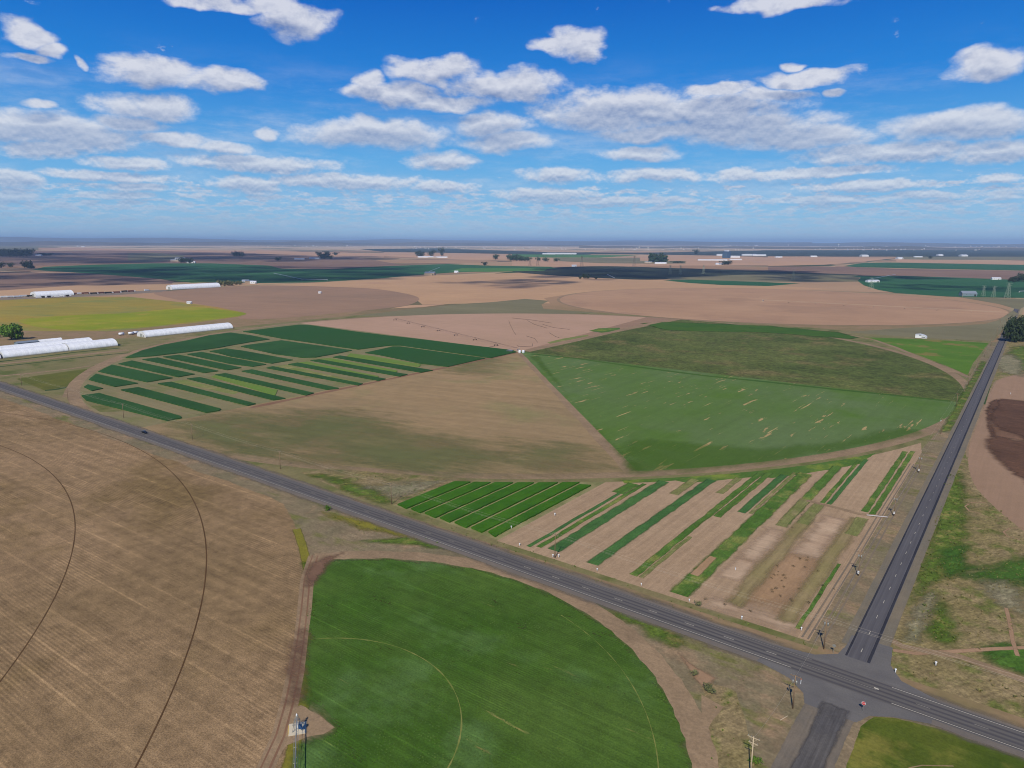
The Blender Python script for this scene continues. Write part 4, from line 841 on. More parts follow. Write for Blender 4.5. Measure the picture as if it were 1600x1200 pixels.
pe = dup(first, (95, 3.2, 0), 0, 'wooden pole beside the highway east of the crossroads', 'poles along the highway')
for j, (dx, lb) in enumerate(((-1.15, 'outermost'), (-.45, 'middle'), (1.15, 'inner'))):
    wire([(x, y+dx, 9.35) for x, y in HP2], f'{lb} thin overhead wire strung along the highway poles')
for j, (dx, lb) in enumerate(((-1.15, 'left'), (1.15, 'right'))):
    wire([(HPOLES[0][0]+dx, HPOLES[0][1], 9.4)]+[(x+dx, y+.1, 8.95) for x, y in SP], f'{lb} thin overhead wire strung along the side road poles', .013)
wire([(pb.location.x, pb.location.y, 10), (pt.location.x, pt.location.y, 9), (HPOLES[0][0], HPOLES[0][1], 9.5)], 'thin wire linking the three poles across the junction')
# fallen post
MB().tube((0, 0, .12), (1.0, 2.6, .2), .09, .07, 8).build('post', WOODP).location = (*at(1219, 1126), 0)
tag(bpy.data.objects['post'], 'pale timber post lying in the dirt below the transformer pole', 'post')

# ---- road signs
def sign(name, label, cat, loc, rz, kind):
    t = thing(name, label, cat, loc, rz)
    MB().box((0, 0, 1.2), (.07, .07, 2.4)).build('post', STEEL, t)
    if kind == 'stop':
        o = [(math.cos(R(22.5+45*i)), math.sin(R(22.5+45*i))) for i in range(8)]
        pl = MB().prism([(x*.50, 2.35+y*.50) for x, y in o], -.055, -.040).build('plate', WHT, t)
        MB().prism([(x*.455, 2.35+y*.455) for x, y in o], -.062, -.056).build('red_face', pmat('stop_red', (196, 30, 40), rough=.4, var=.05), pl)
        MB().prism([(x*.50, 2.35+y*.50) for x, y in o], -.038, -.034).build('back', STEEL, pl)
        cu = bpy.data.curves.new('lettering', 'FONT'); cu.body = 'STOP'; cu.size = .36; cu.extrude = .003; cu.align_x = 'CENTER'; cu.align_y = 'CENTER'; cu.materials.append(WHT)
        tmp = bpy.data.objects.new('tmp', cu); COL.objects.link(tmp); dg = bpy.context.evaluated_depsgraph_get(); me = bpy.data.meshes.new_from_object(tmp.evaluated_get(dg)); bpy.data.objects.remove(tmp)
        tx = bpy.data.objects.new('lettering', me); COL.objects.link(tx); tx.parent = pl; tx.location = (0, -.068, 2.35); tx.rotation_euler = (R(90), 0, 0); tx.scale = (1, 1.25, 1)
    return t
x, y = at(1348, 1112); sign('stop_sign', 'red octagonal stop sign facing the lower side road', 'stop sign', (x, y, 0), R(0), 'stop')
x, y = at(1302, 1021); sign('stop_sign', 'stop sign seen from its grey back at the near left corner of the crossroads', 'stop sign', (x, y, 0), R(180), 'stop')
x, y = at(1251, 1069); t = thing('marker_post', 'short orange topped marker post by the highway shoulder', 'marker post', (x, y, 0))
MB().tube((0, 0, 0), (0, 0, 1.3), .08, .08, 8).build('post', WHT, t); MB().tube((0, 0, 1.3), (0, 0, 1.6), .09, .09, 8).build('cap', pmat('orange_cap', (226, 130, 70)), t)
# white irrigation risers dotted round the plots
def riser(): 
    t = thing('irrigation_riser', '', 'irrigation riser'); MB().tube((0, 0, 0), (0, 0, 1.0), .16, .14, 10).build('pipe', WHT, t, True)
    c = MB().lathe([(.26, 0), (.3, .06), (.3, .3), (.12, .38)], (0, 0, .95), 10).build('valve_head', WHT, t, True); MB().box((0, 0, 1.42), (.5, .06, .05)).build('wheel', DKM, c); return t
RI = [((867,806),'white riser in the soil strip right of the vivid strips'), ((812,853),'white riser by the highway left of the thinnest dark line'), ((933,892),'white riser by the highway below the straight dark green strip'),
      ((1002,915),'white riser by the highway right of the ragged green strip'), ((1077,940),'white riser by the highway beside the wide mottled strip'), ((1159,968),'white riser by the highway below the pale soil'),
      ((1149,891),'white riser with dark foot in the chalky square of soil'), ((1252,985),'white riser near the corner of the plots'), ((1470,659),'white riser between grain sector and side road'), ((1579,616),'white riser in the tilled field above the wet soil'),
      ((799,826),'pale riser at the lower end of the last vivid strip'), ((1462,1040),'small white riser in the rough grass by the gravel lane'), ((1399,1051),'small white riser near the junction in dry grass'),
      ((873,871),'white riser right of the bare highway pole'), ((864,871),'white riser left of the bare highway pole')]
r0 = None
for (px, py), lb in RI:
    x, y = at(px, py)
    if r0 is None: r0 = riser(); r0.location = (x, y, 0); r0['label'] = lb; r0['group'] = 'white irrigation risers'
    else: dup(r0, (x, y, 0), random.uniform(0, 3), lb, 'white irrigation risers', random.uniform(.7, 1.0))

# ---- black car on the highway
def car(label, loc, rz):
    t = thing('car', label, 'car', loc, rz); K = pmat('black_car_paint', (22, 23, 27), rough=.25, spec=.6, var=.05)
    body = MB(); n = 9; prof = [(-2.3, .45), (-2.3, .78), (-2.1, .92), (-1.2, .98), (.95, .98), (2.0, .86), (2.3, .68), (2.3, .42)]
    body.prism(prof, -.88, .88); b = body.build('body', K, t)
    bv = b.modifiers.new('b', 'BEVEL'); bv.width = .08; bv.segments = 2
    cab = MB().prism([(-1.85, .96), (-1.35, 1.42), (.1, 1.46), (.95, .97)], -.74, .74).build('cabin', K, t)
    for s in (-1, 1): MB().prism([(-1.6, 1.02), (-1.25, 1.34), (.05, 1.38), (.7, 1.02)], s*.745, s*.755).build('side_window', GLS, cab)
    MB().box((.58, 0, 1.2), (.02, 1.3, .62), ry=R(-60)).build('windscreen', GLS, cab); MB().box((-1.64, 0, 1.2), (.02, 1.25, .5), ry=R(48)).build('rear_window', GLS, cab)
    for x in (-1.4, 1.4):
        for s in (-1, 1):
            w = MB().tube((x, s*.72, .34), (x, s*.92, .34), .34, .34, 16).build('wheel', RUBB, t); MB().tube((x, s*.925, .34), (x, s*.935, .34), .2, .2, 12).build('rim', STEEL, w)
    for s in (-1, 1): MB().box((2.3, s*.62, .68), (.04, .36, .14)).build('headlight', CER, t); MB().box((-2.3, s*.62, .74), (.04, .3, .14)).build('tail_light', pmat('tail_red', (120, 16, 18)), t)
x, y = at(226, 677); car('black sedan driving on the far lane of the highway at the left', (x, hv(x)+1.7, .08), R(1))

# ---- centre pivot sprinklers
def truss_span(name, L, parent, mat, h=3.4, z0=None):
    m = MB(); n = 8
    m.tube((0, 0, h), (L, 0, h), .11, .11, 8)
    for i in range(n):
        x0, x1 = L*i/n, L*(i+1)/n; d0, d1 = (.95*math.sin(math.pi*x0/L)+.1), (.95*math.sin(math.pi*x1/L)+.1)
        for s in (-1, 1): m.tube((x0, s*.5, h-d0), (x1, s*.5, h-d1), .025, .025, 4)
        m.tube((x0, 0, h), (x1, .5, h-d1), .025, .025, 4); m.tube((x0, 0, h), (x1, -.5, h-d1), .025, .025, 4); m.tube((x1, -.5, h-d1), (x1, .5, h-d1), .025, .025, 4)
    o = m.build(name, mat, parent); 
    d = MB()
    for i in range(1, 10): x = L*i/10; d.tube((x, 0, h), (x+.25, .12, h-1.6), .02, .02, 4); d.tube((x+.25, .12, h-1.75), (x+.25, .12, h-1.55), .05, .05, 6)
    d.build('sprinkler_drops', mat, o); return o
def drive_tower(name, x, parent, mat, h=3.4):
    m = MB()
    for s in (-1, 1): m.tube((x, 0, h), (x, s*1.9, .75), .06, .06, 6); m.tube((x-.8, 0, h-.1), (x, s*1.9, .75), .04, .04, 6)
    m.box((x, 0, .75), (.16, 4.1, .16)); m.box((x, .2, 1.05), (.3, .6, .3)); tw = m.build(name, mat, parent)
    for s in (-1, 1):
        w = MB().tube((x-.16, s*1.9, .62), (x+.16, s*1.9, .62), .62, .62, 14).build('wheel', RUBB, tw)
    return tw
def pivot(label, loc, rz, spans, sl, mat, centre=True, start=0, group=None):
    t = thing('centre_pivot', label, 'irrigation pivot', loc, rz, group)
    if centre:
        m = MB()
        for a in (45, 135, 225, 315): m.tube((1.7*math.cos(R(a)), 1.7*math.sin(R(a)), .15), (.18*math.cos(R(a)), .18*math.sin(R(a)), 3.7), .06, .06, 6)
        for a in (45, 135, 225, 315):
            p = lambda an, k: (k*math.cos(R(an)), k*math.sin(R(an)))
            m.tube((*p(a, 1.25), 1.2), (*p(a+90, 1.25), 1.2), .04, .04, 5); m.tube((*p(a, .75), 2.4), (*p(a+90, .75), 2.4), .035, .035, 5); m.tube((*p(a, 1.7), .2), (*p(a+90, .75), 2.4), .03, .03, 5)
        fr = m.build('pivot_frame', STEEL, t)
        MB().tube((0, 0, 0), (0, 0, 3.75), .12, .12, 10).lathe([(.2, 3.7), (.22, 3.8), (.14, 4.05), (.05, 4.2)], (0, 0, 0), 10).build('riser_pipe', WHT, fr)
        MB().box((0, 0, .1), (4.2, 4.0, .22)).build('pad', CONC, t); MB().box((0, -2.06, .12), (3.2, .14, .26)).build('kerb', YEL, t)
        cb = MB().box((1.25, .7, 1.7), (.55, .9, 1.3)).build('control_box', BLU, t); MB().box((1.25, .7, 2.38), (.62, .98, .04)).build('lid', STEEL, cb)
    x = 0
    for i in range(spans):
        sp = truss_span('span', sl, t, mat); sp.location.x = start+i*sl
        drive_tower('drive_tower', start+(i+1)*sl, t, mat)
    return t
px0 = Vector(at(463, 1136, .1)); d_ = (Vector(at(461, 1200, 3.5))-Vector(at(463.2, 1140, 3.5))).normalized()
pivot('small irrigation pivot with blue control box on the dirt pad in the lower left', (GC[0], GC[1], 0), math.atan2(d_.y, d_.x), 2, 38.5, STEEL)
RUSTY = pmat('dark_galvanised', (92, 84, 80), metal=.2, rough=.6); TANP = pmat('pale_pivot_steel', (198, 184, 168), metal=.2, rough=.5)
a_ = math.atan2(528-392, -734+393)
pivot('long irrigation boom lying across the pink bare north sector', (MC[0], MC[1], 0), a_, 7, 49.0, RUSTY)
pivot('far irrigation boom crossing the wide fallow circle north of the property', (NC[0], NC[1], 0), R(-.4), 8, 49.2, TANP)
for i, (du, lb) in enumerate(((0, 'left'), (3.6, 'right'))):
    x, y = at(812, 551.5); t = thing('storage_tank', f'{lb} one of two white round tanks at the main pivot', 'tank', (x+du*.8, y+du*.7, 0))
    MB().lathe([(1.25, 0), (1.35, .1), (1.35, 2.3), (1.15, 2.7), (.3, 3.0)], (0, 0, 0), 20).build('tank_body', TANK, t, True); MB().lathe([(.3, 2.95), (.32, 3.15), (.1, 3.2)], (0, 0, 0), 12).build('hatch', STEEL, t)
x, y = at(806, 551); t = thing('pump_shed', 'low grey pump box at the tip of the dark north field', 'shed', (x-8, y, 0)); MB().box((0, 0, .9), (6, 2.4, 1.8), rz=.3).build('wall', pmat('grey_metal', (88, 96, 100)), t); MB().prism([(-3.3, 1.8), (0, 2.3), (3.3, 1.8)], -1.5, 1.5).build('roof', ROOFG, t).rotation_euler.z = .3
# irrigation pipes left in the north sector
PI = [[(806,523),(803,519),(797,507),(795,501)],[(808,540),(811,542),(832,541),(832,537)],[(824,501),(835,507),(855,513)],[(848,507),(865,512),(890,515)],[(822,525),(835,529),(840,535)],[(858,520),(868,526),(874,528)],[(760,543),(770,541.5),(779,540)],[(800,497),(830,500),(862,505)]]
pl_ = ['short upright line of pipe left of the tank track', 'angled pipe just north of the pivot tanks', 'thin pipe in the upper north sector', 'thin pipe running to the green plot', 'kinked pipe right of the pivot', 'short pipe beside the small valve', 'straight dark pipe at the tip of the dark field', 'long pipe at the back of the north sector']
for p, lb in zip(PI, pl_):
    q = P(*p); m = MB()
    for a, b in zip(q[:-1], q[1:]): m.tube((*a, .2), (*b, .2), .17, .17, 6)
    tag(m.build('irrigation_pipe', pmat('black_pipe', (62, 58, 54))), lb, 'pipe')

# ---- long arched fabric sheds and greenhouses
FABR = bpy.data.materials.new('white_shed_fabric'); FABR.use_nodes = True
_t = FABR.node_tree; q = NG(_t); _b = _t.nodes['Principled BSDF']; _x, _y, _z = q.sep(q.n('ShaderNodeTexCoord').outputs['Object'])
_gr = q.noise(q.comb(_x, q.m('MULTIPLY', _y, 1.0), q.m('MULTIPLY', _z, .15)), .5, 5, .65); _se = q.ss(q.m('ABSOLUTE', q.m('SUBTRACT', q.m('FRACT', q.m('MULTIPLY', _y, 1/6.0)), .5)), .47, .5)
_c = q.mix(q.ss(_gr, .35, .8), (.80, .80, .77), (.62, .62, .58)); _c = q.mix(q.m('MULTIPLY', _se, .45), _c, (.42, .42, .40)); _c = q.mix(q.ss(_z, 1.6, .1), _c, (.50, .47, .42))
q._in(_b.inputs['Base Color'], _c); _b.inputs['Roughness'].default_value = .5
def quonset(label, u0, v0, v1, w, h, group=None, name='arched_shed', ribs=6.0, mat=FABR, doors=True, along='v'):
    """arched shed whose near long side stands on x = u0, running in y from v0 to v1"""
    t = thing(name, label, 'arched shed', (u0-w/2, v0, 0) if along == 'v' else (v0, u0+w/2, 0), 0 if along == 'v' else R(-90), group); L = v1-v0; m = MB(); K = 18
    prof = [(w/2*math.cos(math.pi*i/K), h*math.sin(math.pi*i/K)**.78) for i in range(K+1)]
    nseg = max(1, int(L/ribs)); vs = []; fs = []
    for j in range(nseg*2+1):
        y = L*j/(nseg*2); s = 1.0 if j % 2 == 0 else .988
        for x, z in prof: vs.append((x*s, y, z*s))
    for j in range(nseg*2):
        for i in range(K): a = j*(K+1)+i; fs.append((a, a+1, a+K+2, a+K+1))
    mesh_obj('canopy', vs, fs, mat, t)
    for y, e in ((0.02, -1), (L-.02, 1)):
        ew = MB().prism([(x*.975, z*.97) for x, z in prof], y, y-e*.15).build('end_wall', mat, t)
        if doors: MB().box((0, y+e*.05, h*.28), (w*.26, .1, h*.56)).build('door', pmat('shed_door', (150, 158, 164)), ew); MB().box((w*.28, y+e*.05, h*.2), (1.2, .1, 2.2)).build('small_door', DKM, ew)
    MB().box((w/2-.1, L/2, .4), (.2, L, .8)).build('base_wall', pmat('shed_base', (150, 150, 146)), t)
    return t
quonset('front white arched shed, nearer half, at the left edge by the dark ditch', -764, 46, 104, 22, 7.0)
quonset('front white arched shed, farther half with a stepped roof line', -763, 105, 153, 24, 7.4)
quonset('rear white arched shed behind the front pair', -788, -20, 139, 23, 8.0)
quonset('leftmost front white arched shed running out of the picture', -764, -70, 44, 22, 6.6)
quonset('long white arched shed hugging the west rim of the circle', -806, 204, 318, 22, 7.2)
quonset('white arched shed among parked machines in the far left yard', -1588, 366, 436, 34, 10.5)
quonset('very long white arched shed in front of the willow trees', -1590, 648, 770, 30, 11)
quonset('small white arched greenhouse beside the round green tree', -838, 104, 127, 9, 5.5)
x, y = at(36, 534)
def house(label, loc, rz, L, Wd, h, rh, wall, roof, name='farm_building', cat='building', win=3, door=True, group=None):
    t = thing(name, label, cat, loc, rz, group)
    MB().box((0, 0, h/2), (L, Wd, h)).prism([(-Wd/2, h), (0, h+rh*.97), (Wd/2, h)], -L/2, L/2, 'x').build('wall', wall, t)
    m = MB(); sl = math.atan2(rh, Wd/2); ln = math.hypot(rh, Wd/2)+.5
    for s in (-1, 1): m.box((0, s*(Wd/4+.1), h+rh/2+.02), (L+.8, ln, .14), rx=-s*sl)
    m.build('roof', roof, t)
    for i in range(win):
        xx = -L/2+L*(i+1)/(win+1.0+.5)
        f = MB().box((xx, -Wd/2-.04, h*.55), (min(1.4, L*.1), .08, min(1.2, h*.4))).build('window', GLS, t); MB().box((xx, -Wd/2-.07, h*.55-min(1.2, h*.4)/2-.06), (min(1.6, L*.12), .12, .1)).build('sill', WHT, f)
    if door: MB().box((L*.36, -Wd/2-.05, h*.35), (L*.12, .1, h*.7)).build('door', DKM, t)
    return t
house('blue grey shed standing between the round tree and the small greenhouse', (-840, 92, 0), R(90), 20, 10, 4.6, 1.2, WALLB, ROOFG)
house('low grey shed in the shade left of the round tree', (-806, 74, 0), R(90), 26, 9, 3.2, 1.2, pmat('dark_siding', (80, 84, 88)), ROOFG)
# white tanks by the long shed
for i, (px, py, lb) in enumerate(((190,524,'leftmost'),(205,523,'middle'),(212,522,'right hand'))):
    x, y = at(px, py); t = thing('storage_tank', f'{lb} white dairy style tank beside the long arched shed', 'tank', (x, y, 0), R(90))
    MB().tube((-3, 0, 2.0), (3, 0, 2.0), 1.5, 1.5, 16).build('tank_body', TANK, t, True)
    m = MB()
    for s in (-2, 2): m.box((s, 0, .35), (.4, 2.2, .9))
    m.build('saddle', DKM, t)
# white farmstead building by the north boundary (arched end, dark openings)
t = thing('farm_building', 'small white shed with dark openings on the far boundary left of the dark trees', 'building', (-70, 778, 0), R(0)); t.scale = (.72, .72, .72)
MB().prism([(-8.5, 0), (-8.5, 5.6), (-2, 6.6), (4.5, 5.0), (8, 3.0), (8.6, 0)], -4, 4).build('wall', WHT, t)
MB().prism([(-8.9, 5.62), (-8.9, 5.8), (-2, 6.85), (4.7, 5.2), (8.3, 3.2), (8.3, 3.0), (4.6, 5.02), (-2, 6.62)], -4.5, 4.5).build('roof', ROOFW, t)
for x0, z0, w_ in ((-1.4, 5.0, 3.4), (3.4, 2.0, 5.2), (7.6, 1.1, 1.4)): MB().box((x0, -4.03, z0), (w_, .08, 1.3)).build('window', GLS, t)

# ---- parked machines, trucks and heaps in the far yard
def truck(label, px, py, rz, col, L=14, grp='vehicles and machines in the far yard'):
    x, y = at(px, py); t = thing('truck', label, 'truck', (x, y, 0), rz, grp)
    MB().box((-1.5, 0, 2.4), (L, 2.6, 2.8)).build('trailer', col, t); MB().prism([(L/2-1, .8), (L/2-1, 3.3), (L/2+.6, 3.3), (L/2+1.6, 2.2), (L/2+2.4, 2.1), (L/2+2.4, .8)], -1.2, 1.2).build('cab', WHT, t)
    for xx in (-L/2, -L/2+1.4, L/2-1.8, L/2+1.5):
        for s in (-1, 1): MB().tube((xx, s*1.0, .55), (xx, s*1.3, .55), .55, .55, 12).build('wheel', RUBB, t)
    return t
REDP = pmat('machine_red', (118, 72, 62)); GRNP = pmat('machine_green', (52, 96, 62))
YD = [(6,465.6,'white','first white truck at the far left of the yard'),(17,465,'white','second white truck in the far left yard'),(28,464.6,'white','third white truck in the far left yard'),(39,464,'white','fourth white truck, nearest the white arched shed'),
      (49,463.4,'dark','dark machine left of the yard shed'),(118,460.4,'red','red machine right of the yard shed'),(127,459.8,'white','white trailer between two red machines'),(135,459.4,'red','second red machine right of the yard shed'),
      (148,459,'dark','dark baler further along the yard'),(160,458.6,'red','red implement in the middle of the yard row'),(172,458.2,'dark','dark implement right of the red one'),(184,457.4,'red','red harvester near the end of the yard row'),
      (195,456.8,'dark','dark trailer near the end of the yard row'),(205,456.2,'red','last red machine before the white vehicle'),(228,454.4,'white','white vehicle at the right end of the yard row')]
for px, py, c, lb in YD: truck(lb, px+random.uniform(-2, 2), py+random.uniform(-.7, .7), R(90+random.uniform(-12, 12)), {'white': WHT, 'dark': DKM, 'red': REDP}[c], random.uniform(8, 14))
for px, py, lb in ((60,465.8,'first parked pickup before the yard shed'),(69,465.3,'second parked pickup before the yard shed'),(78,464.9,'third parked pickup before the yard shed'),(88,464.4,'fourth parked pickup before the yard shed'),(97,463.9,'fifth parked pickup before the yard shed'),(107,463.4,'sixth parked pickup before the yard shed')):
    truck(lb, px, py, R(80+random.uniform(-20, 20)), random.choice([DKM, WHT]), 5.5, 'pickups parked before the yard shed')

# ---- farmsteads on the plain
WTH = (WHT, ROOFW)
FB = [ # px,py, length, width, h, roof, material, label
 (672,430,34,26,7,5,(WALLT,ROOFG),'pale roofed open barn beside the sprinkler spray on the dark crop'),
 (713,426.5,14,9,5,3,WTH,'small white shed right of the open barn'),
 (468,405.5,60,14,6,3,WTH,'long white shed of the far farmstead left of the middle'),(489,404.6,46,14,6,3,WTH,'white shed beside the dark trees of the far farmstead'),(497,405,40,14,7,3,WTH,'white barn nearest the far dark trees'),
 (282,405.4,60,20,8,3,WTH,'small white house left of the dark hedge grove'),(299,411,40,16,6,3,WTH,'white shed right of the dark hedge grove'),(276,408.5,60,20,7,3,(WALLT,ROOFW),'pale farmhouse at the dark hedge grove'),
 (665,402.4,110,24,7,3,WTH,'white shed below the three dark trees'),(690,402.8,80,24,6,3,WTH,'right hand white shed below the three dark trees'),(676,403.3,60,20,6,3,(WALLT,ROOFW),'pale low shed below the three dark trees'),
 (877,397.3,260,40,9,4,WTH,'very long white shed in the centre distance'),(893,397.2,90,30,8,3,WTH,'shorter white shed right of the very long one'),(858,397.4,120,30,8,3,WTH,'pale sheds left of the very long one'),
 (897,416.8,22,12,6,3,WTH,'small white house above the shaded stony pasture'),(1032,412.4,60,14,6,3,WTH,'white shed in front of the poplars'),(1013,411,40,14,5,2,(WALLT,ROOFW),'pale low shed left of the poplars'),
 (1113,407,180,30,6,2,WTH,'long white strip shed left of the blue silo block'),(1149,406.4,80,20,6,2,WTH,'white shed below the blue silo block'),(1124,413.6,40,16,6,3,WTH,'white farmhouse beside the small dark grove'),
 (1146,402.6,90,30,10,4,WTH,'white sheds right of the blue silo block'),(1170,399.4,120,40,10,4,WTH,'white shed below the dark far scrub'),(1186,399.8,110,30,9,4,WTH,'second white shed below the dark far scrub'),(1128,399.6,90,30,10,4,WTH,'white sheds left of the blue silo block'),
 (1363,441,36,14,5,2,WTH,'white sheds at the left tip of the deep green crop'),(1512,462.6,30,16,6,5,(WALLB,ROOFG),'blue grey gabled barn at the edge of the deep green crop'),
 (1405,405,50,40,12,5,WTH,'white square shed above the upper right green crop'),(1434,402,90,24,8,3,WTH,'white shed strip right of the square shed'),(1468,399.8,60,40,14,5,WTH,'white barn under the far scrub'),(1505,400.6,80,40,14,5,WTH,'bigger white barn under the far scrub'),
 (1350,400.9,80,40,14,5,WTH,'white barn left under the far scrub'),(1271,401.6,70,30,9,4,WTH,'tiny white shed on the bright tan field'),(1213,402.6,24,24,9,3,WTH,'first of three tiny white bins'),(1216.5,402.6,24,24,9,3,WTH,'second of three tiny white bins'),(1220,402.6,24,24,9,3,WTH,'third of three tiny white bins'),
 (1555,437,22,10,5,2,WTH,'small white shed on the rim of the deep green crop'),(1560,437,12,9,5,2,WTH,'tiny white shed right of the rim shed'),(296,474.5,8,5,3,1,WTH,'small white hut at the top of the hay field'),
 (390,442,22,12,5,2,(WALLT,ROOFG),'grey roofed farmhouse right of the willow trees'),(396,443,16,9,5,2,WTH,'white shed right of the willow trees'),(384,441,18,10,5,2,WTH,'small white shed behind the willow trees'),(500,458.5,6,5,3,1,WTH,'tiny white pump hut in the brown grey circle'),
 (130,386,60,20,9,3,WTH,'tiny pale house on the far left plain'),(122,385,50,20,9,3,WTH,'second tiny pale house on the far left plain'),(61,399.8,40,20,7,3,WTH,'small pale house beside the dark left grove'),(980,381.7,0,0,0,0,None,'')]
for (px, py, L, Wd, h, rh, mt, lb) in FB:
    if not mt: continue
    x, y = at(px, py); house(lb, (x, y, 0), math.atan2(Rv.y, Rv.x)+random.uniform(-.15, .15), L*(.7 if px > 1190 and py < 410 else 1), Wd, h*(.75 if px > 1190 and py < 410 else 1), rh, mt[0], mt[1], win=2 if L < 40 else 0, door=L < 60)
x, y = at(1135, 403.2); t = thing('silo_block', 'tall dark blue silo block with white top on the plain', 'silo', (x, y, 0), YAW*-1*0-.64)
MB().box((0, 0, 24), (58, 30, 48)).build('wall', pmat('silo_blue', (56, 84, 124)), t)
m = MB()
for i in range(5): m.tube((-22+i*11, -15.2, 0), (-22+i*11, -15.2, 46), 5, 5, 12)
m.build('silos', pmat('silo_blue2', (66, 94, 132)), t); MB().box((-4, 0, 52), (44, 14, 8)).build('headhouse', ROOFW, t)
for px, py, hh in ((1231.5,386,60),(1310,386,75),(1238,383,50)):
    x, y = at(px, py); t = thing('water_tower', {1231.5:'slim white water tower of the far town, left one',1310:'round white water tower of the far town',1238:'pale far tank beside the slim water tower'}[px], 'water tower', (x, y, 0))
    MB().lathe([(6, 0), (4, hh*.5), (5, hh*.6), (16, hh*.75), (17, hh*.88), (8, hh)], (0, 0, 0), 14).build('tank', WHT, t, True); MB().tube((0, 0, hh), (0, 0, hh+4), 1, 1, 8).build('cap', STEEL, t)
# the far town: pale roofs glinting across the plain
tb = thing('town_house', 'tiny pale building of the far town on the horizon', 'building', (0, 0, 0), 0, 'pale buildings of the far town')
MB().box((0, 0, 4), (1, 1, 8)).build('wall', pmat('town_wall', (214, 206, 198)), tb); MB().prism([(-.55, 8), (0, 12), (.55, 8)], -.55, .55).build('roof', ROOFW, tb)
zones = [(600,800,386.0,389.5,40),(800,1000,386.5,391,34),(1000,1200,384.5,391.5,40),(1130,1210,383.8,385.5,18),(1270,1600,385.5,391.5,90),(1380,1600,382.8,386,30),(400,560,384.5,386.5,16)]
firstb = True
for (xa, xb, ya, yb, n) in zones:
    for i in range(n):
        px = random.uniform(xa, xb); py = random.uniform(ya, yb)+(px-800)*.0025*0; x, y = at(px, py); dd = math.hypot(x-CX, y-CY); L = random.uniform(.5, 2.4)*dd/1092*1.3; Wd = L*random.uniform(.25, .6)
        s = (L, Wd, random.uniform(.5, 1.25)*dd/9000)
        if firstb: tb.location = (x, y, 0); tb.scale = s; tb.rotation_euler.z = -.6; firstb = False
        else: dup(tb, (x, y, 0), -.6+random.uniform(-.3, .3), sc=s)
# ---- transmission towers
def pylon(label, px, py, h, mat, group='lattice towers of the far power line'):
    x, y = at(px, py); t = thing('lattice_tower', label, 'transmission tower', (x, y, 0), -.6, group); m = MB(); r = h*.007
    w = lambda z: (h*.13*(1-z/h*.78))
    for sx in (-1, 1):
        for sy in (-1, 1): m.tube((sx*w(0), sy*w(0), 0), (sx*w(h), sy*w(h), h*.93), r, r*.7, 4)
    lv = [0, .2, .38, .54, .68, .8, .93]
    for a, b in zip(lv[:-1], lv[1:]):
        for s in (-1, 1):
            m.tube((-w(a*h), s*w(a*h), a*h), (w(b*h), s*w(b*h), b*h), r*.6, r*.6, 4); m.tube((w(a*h), s*w(a*h), a*h), (-w(b*h), s*w(b*h), b*h), r*.6, r*.6, 4)
            m.tube((s*w(a*h), -w(a*h), a*h), (s*w(b*h), w(b*h), b*h), r*.6, r*.6, 4)
    m.build('lattice', mat, t); m = MB()
    for z, l in ((.93, .24), (.80, .2)): m.tube((-l*h, 0, z*h), (l*h, 0, z*h), r, r, 4); m.tube((-l*h, 0, z*h), (0, 0, z*h+h*.05), r*.6, r*.6, 4); m.tube((l*h, 0, z*h), (0, 0, z*h+h*.05), r*.6, r*.6, 4)
    m.build('crossarm', mat, t); return t
LAT = pmat('pale_lattice', (150, 168, 160), metal=.2, rough=.6)
for px, py, h, lb in ((1536,463,24,'left one of the three pale lattice towers by the deep green crop'),(1552,464.5,25,'middle one of the three pale lattice towers by the deep green crop'),(1574,465.5,33,'tallest pale lattice tower by the deep green crop'),
                      (1239,439,32,'pale lattice tower left of the deep green crop'),(1361,452,30,'pale lattice tower at the left tip of the deep green crop'),(1047,429,34,'faint lattice tower on the shaded stony pasture, left one'),(1063,429,34,'faint lattice tower on the shaded stony pasture, middle one'),
                      (1099,428,34,'faint lattice tower on the shaded stony pasture, right one'),(909,416,50,'dark lattice tower left of the poplars'),(991,416,50,'dark lattice tower just left of the poplars'),(840,415,46,'dark lattice tower in the centre distance'),(828,415.4,40,'smaller dark lattice tower in the centre distance')):
    pylon(lb, px, py, h, LAT if px > 1000 else pmat('dark_lattice', (110, 104, 104), metal=.2))
for px, py, h, lb in ((1503.5,464.5,8,'short pale post at the rim beside the blue grey barn'),(1562,512,15,'thin dark pole in the grassy corner'),(1572,505,13,'second thin pole beside the side road bend')):
    x, y = at(px, py); MBo = MB().tube((0, 0, 0), (0, 0, h), .2, .14, 8).box((0, 0, h-.6), (2, .12, .14)).build('post', WOODP if px < 1510 else WOOD); MBo.location = (x, y, 0); tag(MBo, lb, 'post')
# sprinkler spray lines as running booms on the far green crops
for a, b, lb in (((670,426),(687,419),'pale boom running up the dark crop from the open barn'),((428,428.5),(472,438.3),'pale boom crossing the dark crop left of the middle'),((472,438.3),(512,438.6),'low pale boom along the lower edge of the dark crop'),((1358,438.2),(1399,430.4),'bright sprinkler boom on the deep green crop'),
                 ((949,430.5),(960,436),'short pale boom on the stony pasture'),((1592,457.8),(1640,455),'pale boom at the right edge of the deep green crop')):
    A, B = at(*a), at(*b); L = math.hypot(B[0]-A[0], B[1]-A[1]); t = thing('centre_pivot', lb, 'irrigation pivot', (*A, 0), math.atan2(B[1]-A[1], B[0]-A[0]))
    m = MB().tube((0, 0, 4), (L, 0, 4), .5, .5, 6); n = max(2, int(L/50))
    m.build('pipe', ROOFW, t); m = MB()
    for i in range(n+1): x_ = L*i/n; m.tube((x_, 0, 4), (x_, -2, 0), .15, .15, 4); m.tube((x_, 0, 4), (x_, 2, 0), .15, .15, 4)
    m.build('drive_towers', STEEL, t)

